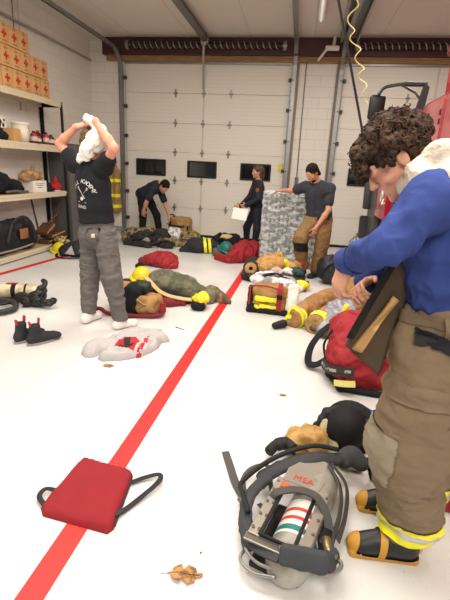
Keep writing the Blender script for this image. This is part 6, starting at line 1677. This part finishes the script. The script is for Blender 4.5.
# straps over the frame
sblk([(-.13, -.15, .15), (-.115, -.13, .20), (-.04, -.085, .215), (.05, -.075, .21), (.11, -.12, .17), (.14, -.17, .10), (.15, -.25, .06)], .038, WEB, 'retaining_strap', .008)
sblk([(.04, .20, .19), (.12, .10, .16), (.15, -.02, .12), (.15, -.14, .08), (.165, -.26, .09)], .03, WEB, 'side_strap', .006, (1, 0, .6))
sblk([(.05, .22, .18), (.14, .16, .13), (.17, .02, .09), (.17, -.12, .07)], .028, WEB, 'side_strap', .006, (1, 0, .6))
sblk([(-.54, .24, .012), (-.46, .14, .012), (-.38, .04, .012), (-.28, -.05, .014)], .042, WEB, 'loose_strap', .005)
sblk([(-.28, -.05, .016), (-.335, .02, .05), (-.33, .10, .08), (-.27, .155, .09), (-.22, .12, .06), (-.24, .05, .03)], .032, WEB, 'loop_strap', .005, (-.5, .3, 1))
sblk([(-.24, .14, .10), (-.20, .05, .08), (-.15, -.02, .03), (-.17, -.06, .02), (-.22, -.04, .02)], .024, WEB, 'loop_strap', .005, (.3, 0, 1))
bm = B(); tube(bm, spline([(.06, .32, .20), (-.05, .26, .22), (-.16, .17, .20), (-.245, .06, .17), (-.30, -.08, .14), (-.26, -.16, .16), (-.19, -.26, .17)], 10), .012, 8); ob('air_hose', bm, RUBBER, None, True)
bm = B(); tube(bm, [sc.matrix_basis.inverted() @ V(p) for p in spline([(-.03, 2.02, .07), (.00, 2.08, .07), (.06, 2.10, .08), (.10, 2.06, .08)], 6)], [.03] * 7 + [.036] * 6 + [.03] * 6, 10); ob('hand_regulator', bm, RUBBER, None, True)
bm = B(); strap(bm, [(-.31, -.04, .02), (-.27, -.06, .02)], .055, .012, ups=(0, 0, 1)); ob('strap_buckle', bm, STEELD)

# tan leather hood / glove beyond the pack
ob('frame_shade_plate', box(B(), (-.03, -.18, .018), (.21, .36, .03), bevel=.008), BLACKM)  # black plate added under the frame to paint its dark interior shade
tg = thing('tan_leather_hood', (.15, 2.2), 'crumpled tan leather hood lying behind the breathing apparatus', 'hood')
solid('hood_body', [ell((.15, 2.22, .075), (.105, .085, .075), None, .03), cap((.07, 2.17, .05), .045, (.09, 2.28, .05), .05, .03), cap((.20, 2.2, .08), .05, (.24, 2.27, .06), .045, .03), ell((.10, 2.125, .05), (.05, .035, .03), None, .015, True)], .007, mat_blotch('tan_leather', (150, 112, 56), (188, 148, 84), 12, (.35, .65), .7), tg, wr=[(.013, (16, 16, 16), 2), (.004, (40, 40, 40), 2)], floor=.004)
bm = B(); tube(bm, spline([(.045, 2.15, .06), (.09, 2.115, .03), (.15, 2.12, .03), (.19, 2.14, .06)], 6), .010, 6); obj('dark_opening', bm, BLACKC, tg, True, True)
tg.location = (tg.location.x + .03, tg.location.y - .05, 0)
# black mask bag / helmet with visor strap
mk = thing('black_helmet', (.4, 2.25), 'black helmet with clear face shield and headband lying by the bunker trouser knee', 'helmet')
Mk = (Matrix.Translation((.40, 2.26, .13)) @ Euler((1.05, .25, -.55)).to_matrix().to_4x4())
bm = B(); lathe(bm, [(0, .15), (.06, .14), (.105, .10), (.125, .04), (.13, -.02), (.13, -.04), (.122, -.04), (.115, .04), (.09, .09), (0, .135)], 28, Mk); obj('shell', bm, mat('helmet_black', (20, 20, 24), .7, bump=.15, spec=.25), mk, True, True)
bm = B(); lathe(bm, [(.122, -.03), (.155, -.05), (.165, -.06), (.16, -.065), (.12, -.045)], 28, Mk); obj('brim', bm, mat('helmet_black', (20, 20, 24), .45), mk, True, True)
bm = B(); strap(bm, [Mk @ V((.132 * math.cos(a), .132 * math.sin(a), .01 + .02 * math.sin(2 * a))) for a in [PI * k / 20 - 2.3 for k in range(22)]], .022, .005, ups=tuple((Mk.to_3x3() @ V((0, 1, .3))))); obj('headband', bm, WEB, mk, False, True)
solid('padded_liner', [ell(tuple(Mk @ V((0, 0, -.01))), (.10, .10, .05), Mk.to_3x3(), .02)], .008, mat('liner_navy', (26, 28, 44), .9), mk)
solid('ear_flap', [cap((.285, 2.29, .19), .035, (.25, 2.26, .16), .022, .02), cap((.25, 2.26, .16), .02, (.225, 2.25, .12), .016, .02), cap((.225, 2.25, .12), .018, (.222, 2.24, .06), .014, .02), cap((.34, 2.31, .21), .03, (.29, 2.29, .19), .03, .02)], .007, RUBBER, mk, wr=[(.004, (30, 30, 30), 2)])
GLS = bpy.data.materials.new('clear_shield'); GLS.use_nodes = True; gb = GLS.node_tree.nodes['Principled BSDF']; gb.inputs['Base Color'].default_value = srgb(226, 220, 178); gb.inputs['Roughness'].default_value = .08; gb.inputs['Alpha'].default_value = .55
gn = GLS.node_tree.nodes.new('ShaderNodeTexNoise'); gn.inputs['Scale'].default_value = 9; gr = GLS.node_tree.nodes.new('ShaderNodeMapRange'); gr.inputs['To Min'].default_value = .4; gr.inputs['To Max'].default_value = .7; GLS.node_tree.links.new(gn.outputs['Fac'], gr.inputs['Value']); GLS.node_tree.links.new(gr.outputs['Result'], gb.inputs['Alpha'])
solid('face_shield', [flatcap((.275, 2.20, .155), (.325, 2.13, .03), .05, .06, .008, (-.75, -.6, .35), .01)], .006, GLS, mk)
heap('yellow_webbing', 'yellowish folded webbing below the black helmet by the boot', 'strap', [cap((.33, 2.10, .03), .028, (.45, 2.06, .03), .03, .02), ell((.38, 2.07, .045), (.05, .04, .03), None, .02)], mat_blotch('pale_olive', (120, 110, 84), (190, 180, 140), 14, rough=.7), .007, .006, 20)
heap('black_strap_end', 'short black strap end lying left of the bunker trouser knee', 'strap', [flatcap((.50, 2.02, .10), (.53, 1.99, .02), .022, .024, .010, (.4, 1, 0), .005)], BLACKC, .006, .002, 20)
# ================================================================== red fire engine parked in the right bay
en = empty('fire_engine', (2.4, 5.5, 0), label='red fire engine standing in the right bay with mirror arm reaching out', cat='fire engine')
ERED = mat('engine_red', (178, 26, 42), .3, var=.06, coat=.5)
EPINK = mat('engine_red_sheen', (196, 92, 96), .28, .15, var=.08, coat=.6)  # engine red lightened to pink, the sheen is put into the colour
ECHR = mat('engine_chrome', (190, 188, 186), .2, .9, var=.1)
EBLK = mat('engine_black', (24, 24, 26), .45)
def side_prism(name, poly, x0, x1, m, parent=en, label=None):
    """polygon in (y, z), extruded from x0 to x1"""
    bm = B(); a = [bm.verts.new((x0, y, z)) for y, z in poly]; b = [bm.verts.new((x1, y, z)) for y, z in poly]
    n = len(poly); bm.faces.new(a); bm.faces.new(b[::-1])
    for i in range(n): bm.faces.new((a[i], b[i], b[(i + 1) % n], a[(i + 1) % n]))
    bmesh.ops.recalc_face_normals(bm, faces=bm.faces[:])
    bmesh.ops.bevel(bm, geom=bm.edges[:], offset=.015, segments=2, affect='EDGES')
    return obj(name, bm, m, parent, False, True, label)
side_prism('cab', [(2.6, .55), (5.75, .55), (5.62, 1.30), (5.42, 1.72), (5.20, 2.30), (2.6, 2.30)], 1.22, 3.5, ERED)
side_prism('raised_roof', [(2.6, 2.28), (4.86, 2.28), (4.88, 2.70), (2.6, 2.72)], 1.30, 3.42, ERED)
side_prism('roof_cap', [(2.6, 2.70), (4.92, 2.68), (4.86, 2.78), (2.6, 2.80)], 1.26, 3.46, mat('engine_roof', (120, 60, 60), .4))
# red side panels, their sheen painted in pink, with hinge rows
d1 = side_prism('side_door', [(4.42, .75), (5.62, .75), (5.56, 1.28), (5.36, 1.70), (5.14, 2.27), (4.42, 2.27)], 1.19, 1.222, EPINK, label='red side door with sheen painted in pink')
d2 = side_prism('side_door', [(3.2, .75), (4.36, .75), (4.36, 2.27), (3.2, 2.27)], 1.19, 1.222, EPINK, label='red side door with sheen painted in pink')
for (y, zs) in ((5.06, (2.16, 2.08)), (4.9, (1.74, 1.66)), (4.47, (2.13, 2.05)), (4.45, (1.74, 1.66))):
    for z in zs: obj('hinge', box(B(), (1.186, y, z), (.012, .03, .05), bevel=.004), EBLK, d1, False, True)
bm = B(); box(bm, (1.178, 4.55, 1.35), (.03, .16, .05), bevel=.01); obj('door_handle', bm, ECHR, d1, False, True)
# bonnet, red wing, dark corner post and steps
side_prism('bonnet', [(5.6, .55), (7.7, .55), (7.7, 1.22), (5.6, 1.38)], 1.45, 3.3, ERED)
side_prism('front_wing', [(6.25, .95), (7.05, .95), (7.05, 1.40), (6.25, 1.40)], 1.17, 1.5, ERED)
side_prism('corner_post', [(7.05, .45), (7.75, .45), (7.75, 1.42), (7.3, 1.48), (7.05, 1.45)], 1.17, 1.45, mat('engine_grey', (92, 90, 90), .5))
side_prism('black_step', [(7.5, 1.02), (7.62, 1.0), (7.74, 1.42), (7.68, 1.45)], 1.06, 1.18, EBLK); side_prism('black_step', [(7.42, .52), (7.55, .50), (7.66, .88), (7.58, .90)], 1.04, 1.18, EBLK)
side_prism('bumper', [(7.6, .40), (8.0, .40), (8.0, .72), (7.6, .72)], 1.12, 3.6, ECHR)
bm = B(); tube(bm, spline([(1.155, 6.55, 1.38), (1.13, 6.4, 1.36), (1.13, 6.33, 1.28), (1.14, 6.45, 1.20), (1.15, 6.55, 1.24), (1.15, 6.52, 1.33)], 8), .012, 8); tube(bm, spline([(1.15, 6.33, 1.24), (1.12, 6.25, 1.18), (1.14, 6.18, 1.2)], 5), .012, 8); obj('coiled_cord', bm, mat('cord_white', (222, 214, 204), .5), en, True, True)
solid('hose_bundle', [ell((1.05, 7.5, .40), (.12, .14, .14), None, .04), ell((1.0, 7.4, .22), (.13, .15, .14), None, .04), cap((1.08, 7.6, .2), .1, (1.1, 7.6, .55), .07, .04)], .012, mat_blotch('hose_chrome', (66, 64, 62), (188, 186, 184), 16, rough=.4), en, wr=[(.03, (11, 11, 11), 4)], floor=.005)
# wheels
for y in (3.5, 6.9):
    bm = B(); lathe(bm, [(0, 0), (.30, 0), (.47, .02), (.50, .08), (.50, .26), (.46, .30), (.28, .30), (.26, .22), (0, .22)], 32, Matrix.Translation((1.55, y, .50)) @ Matrix.Rotation(-PI / 2, 4, 'Y')); w_ = obj('wheel', bm, RUBBER, en, True, True)
    bm = B(); lathe(bm, [(0, .235), (.08, .27), (.12, .232), (.26, .226)], 24, Matrix.Translation((1.55, y, .50)) @ Matrix.Rotation(-PI / 2, 4, 'Y')); obj('hub', bm, ECHR, w_, True, True)
side_prism('chassis', [(2.6, .42), (7.65, .42), (7.65, .58), (2.6, .58)], 1.6, 3.3, EBLK)
# windscreen
bm = B(); a = [(1.3, 5.235, 2.24), (3.42, 5.235, 2.24), (3.42, 5.66, 1.38), (1.3, 5.66, 1.38)]; vs = [bm.verts.new(p) for p in a]; bm.faces.new(vs); bmesh.ops.translate(bm, verts=bm.verts[:], vec=(0, .03, .01)); obj('windscreen', bm, GLASSD, en, False, True)
# mirror on a long bent arm
mr = empty('mirror', (-1.2, -.2, 2.3)); mr.parent = en
bm = B(); tube(bm, spline([(1.22, 5.28, 2.50), (1.05, 5.33, 2.515), (.88, 5.38, 2.50), (.80, 5.40, 2.475), (.755, 5.41, 2.41)], 8), .018, 8); tube(bm, [(1.22, 5.26, 2.30), (1.12, 5.3, 2.42), (.98, 5.35, 2.50)], .012, 8)
obj('mirror_arm', bm, mat('arm_grey', (70, 68, 68), .4, .5), mr, True, True)
bm = B(); box(bm, (.755, 5.42, 2.28), (.17, .09, .26), rotm(.05, 0, .15), bevel=.03); obj('mirror_head', bm, EBLK, mr, True, True)
bm = B(); prism(bm, [(0, 0), (.10, 0), (.13, .36), (.08, .40)], .05, cross_frame((1.10, 5.24, 2.10), (1, 0, 0), (0, -1, 0))); box(bm, (1.10, 5.28, 2.50), (.24, .06, .04), bevel=.01); obj('mirror_bracket', bm, EBLK, mr, False, True)
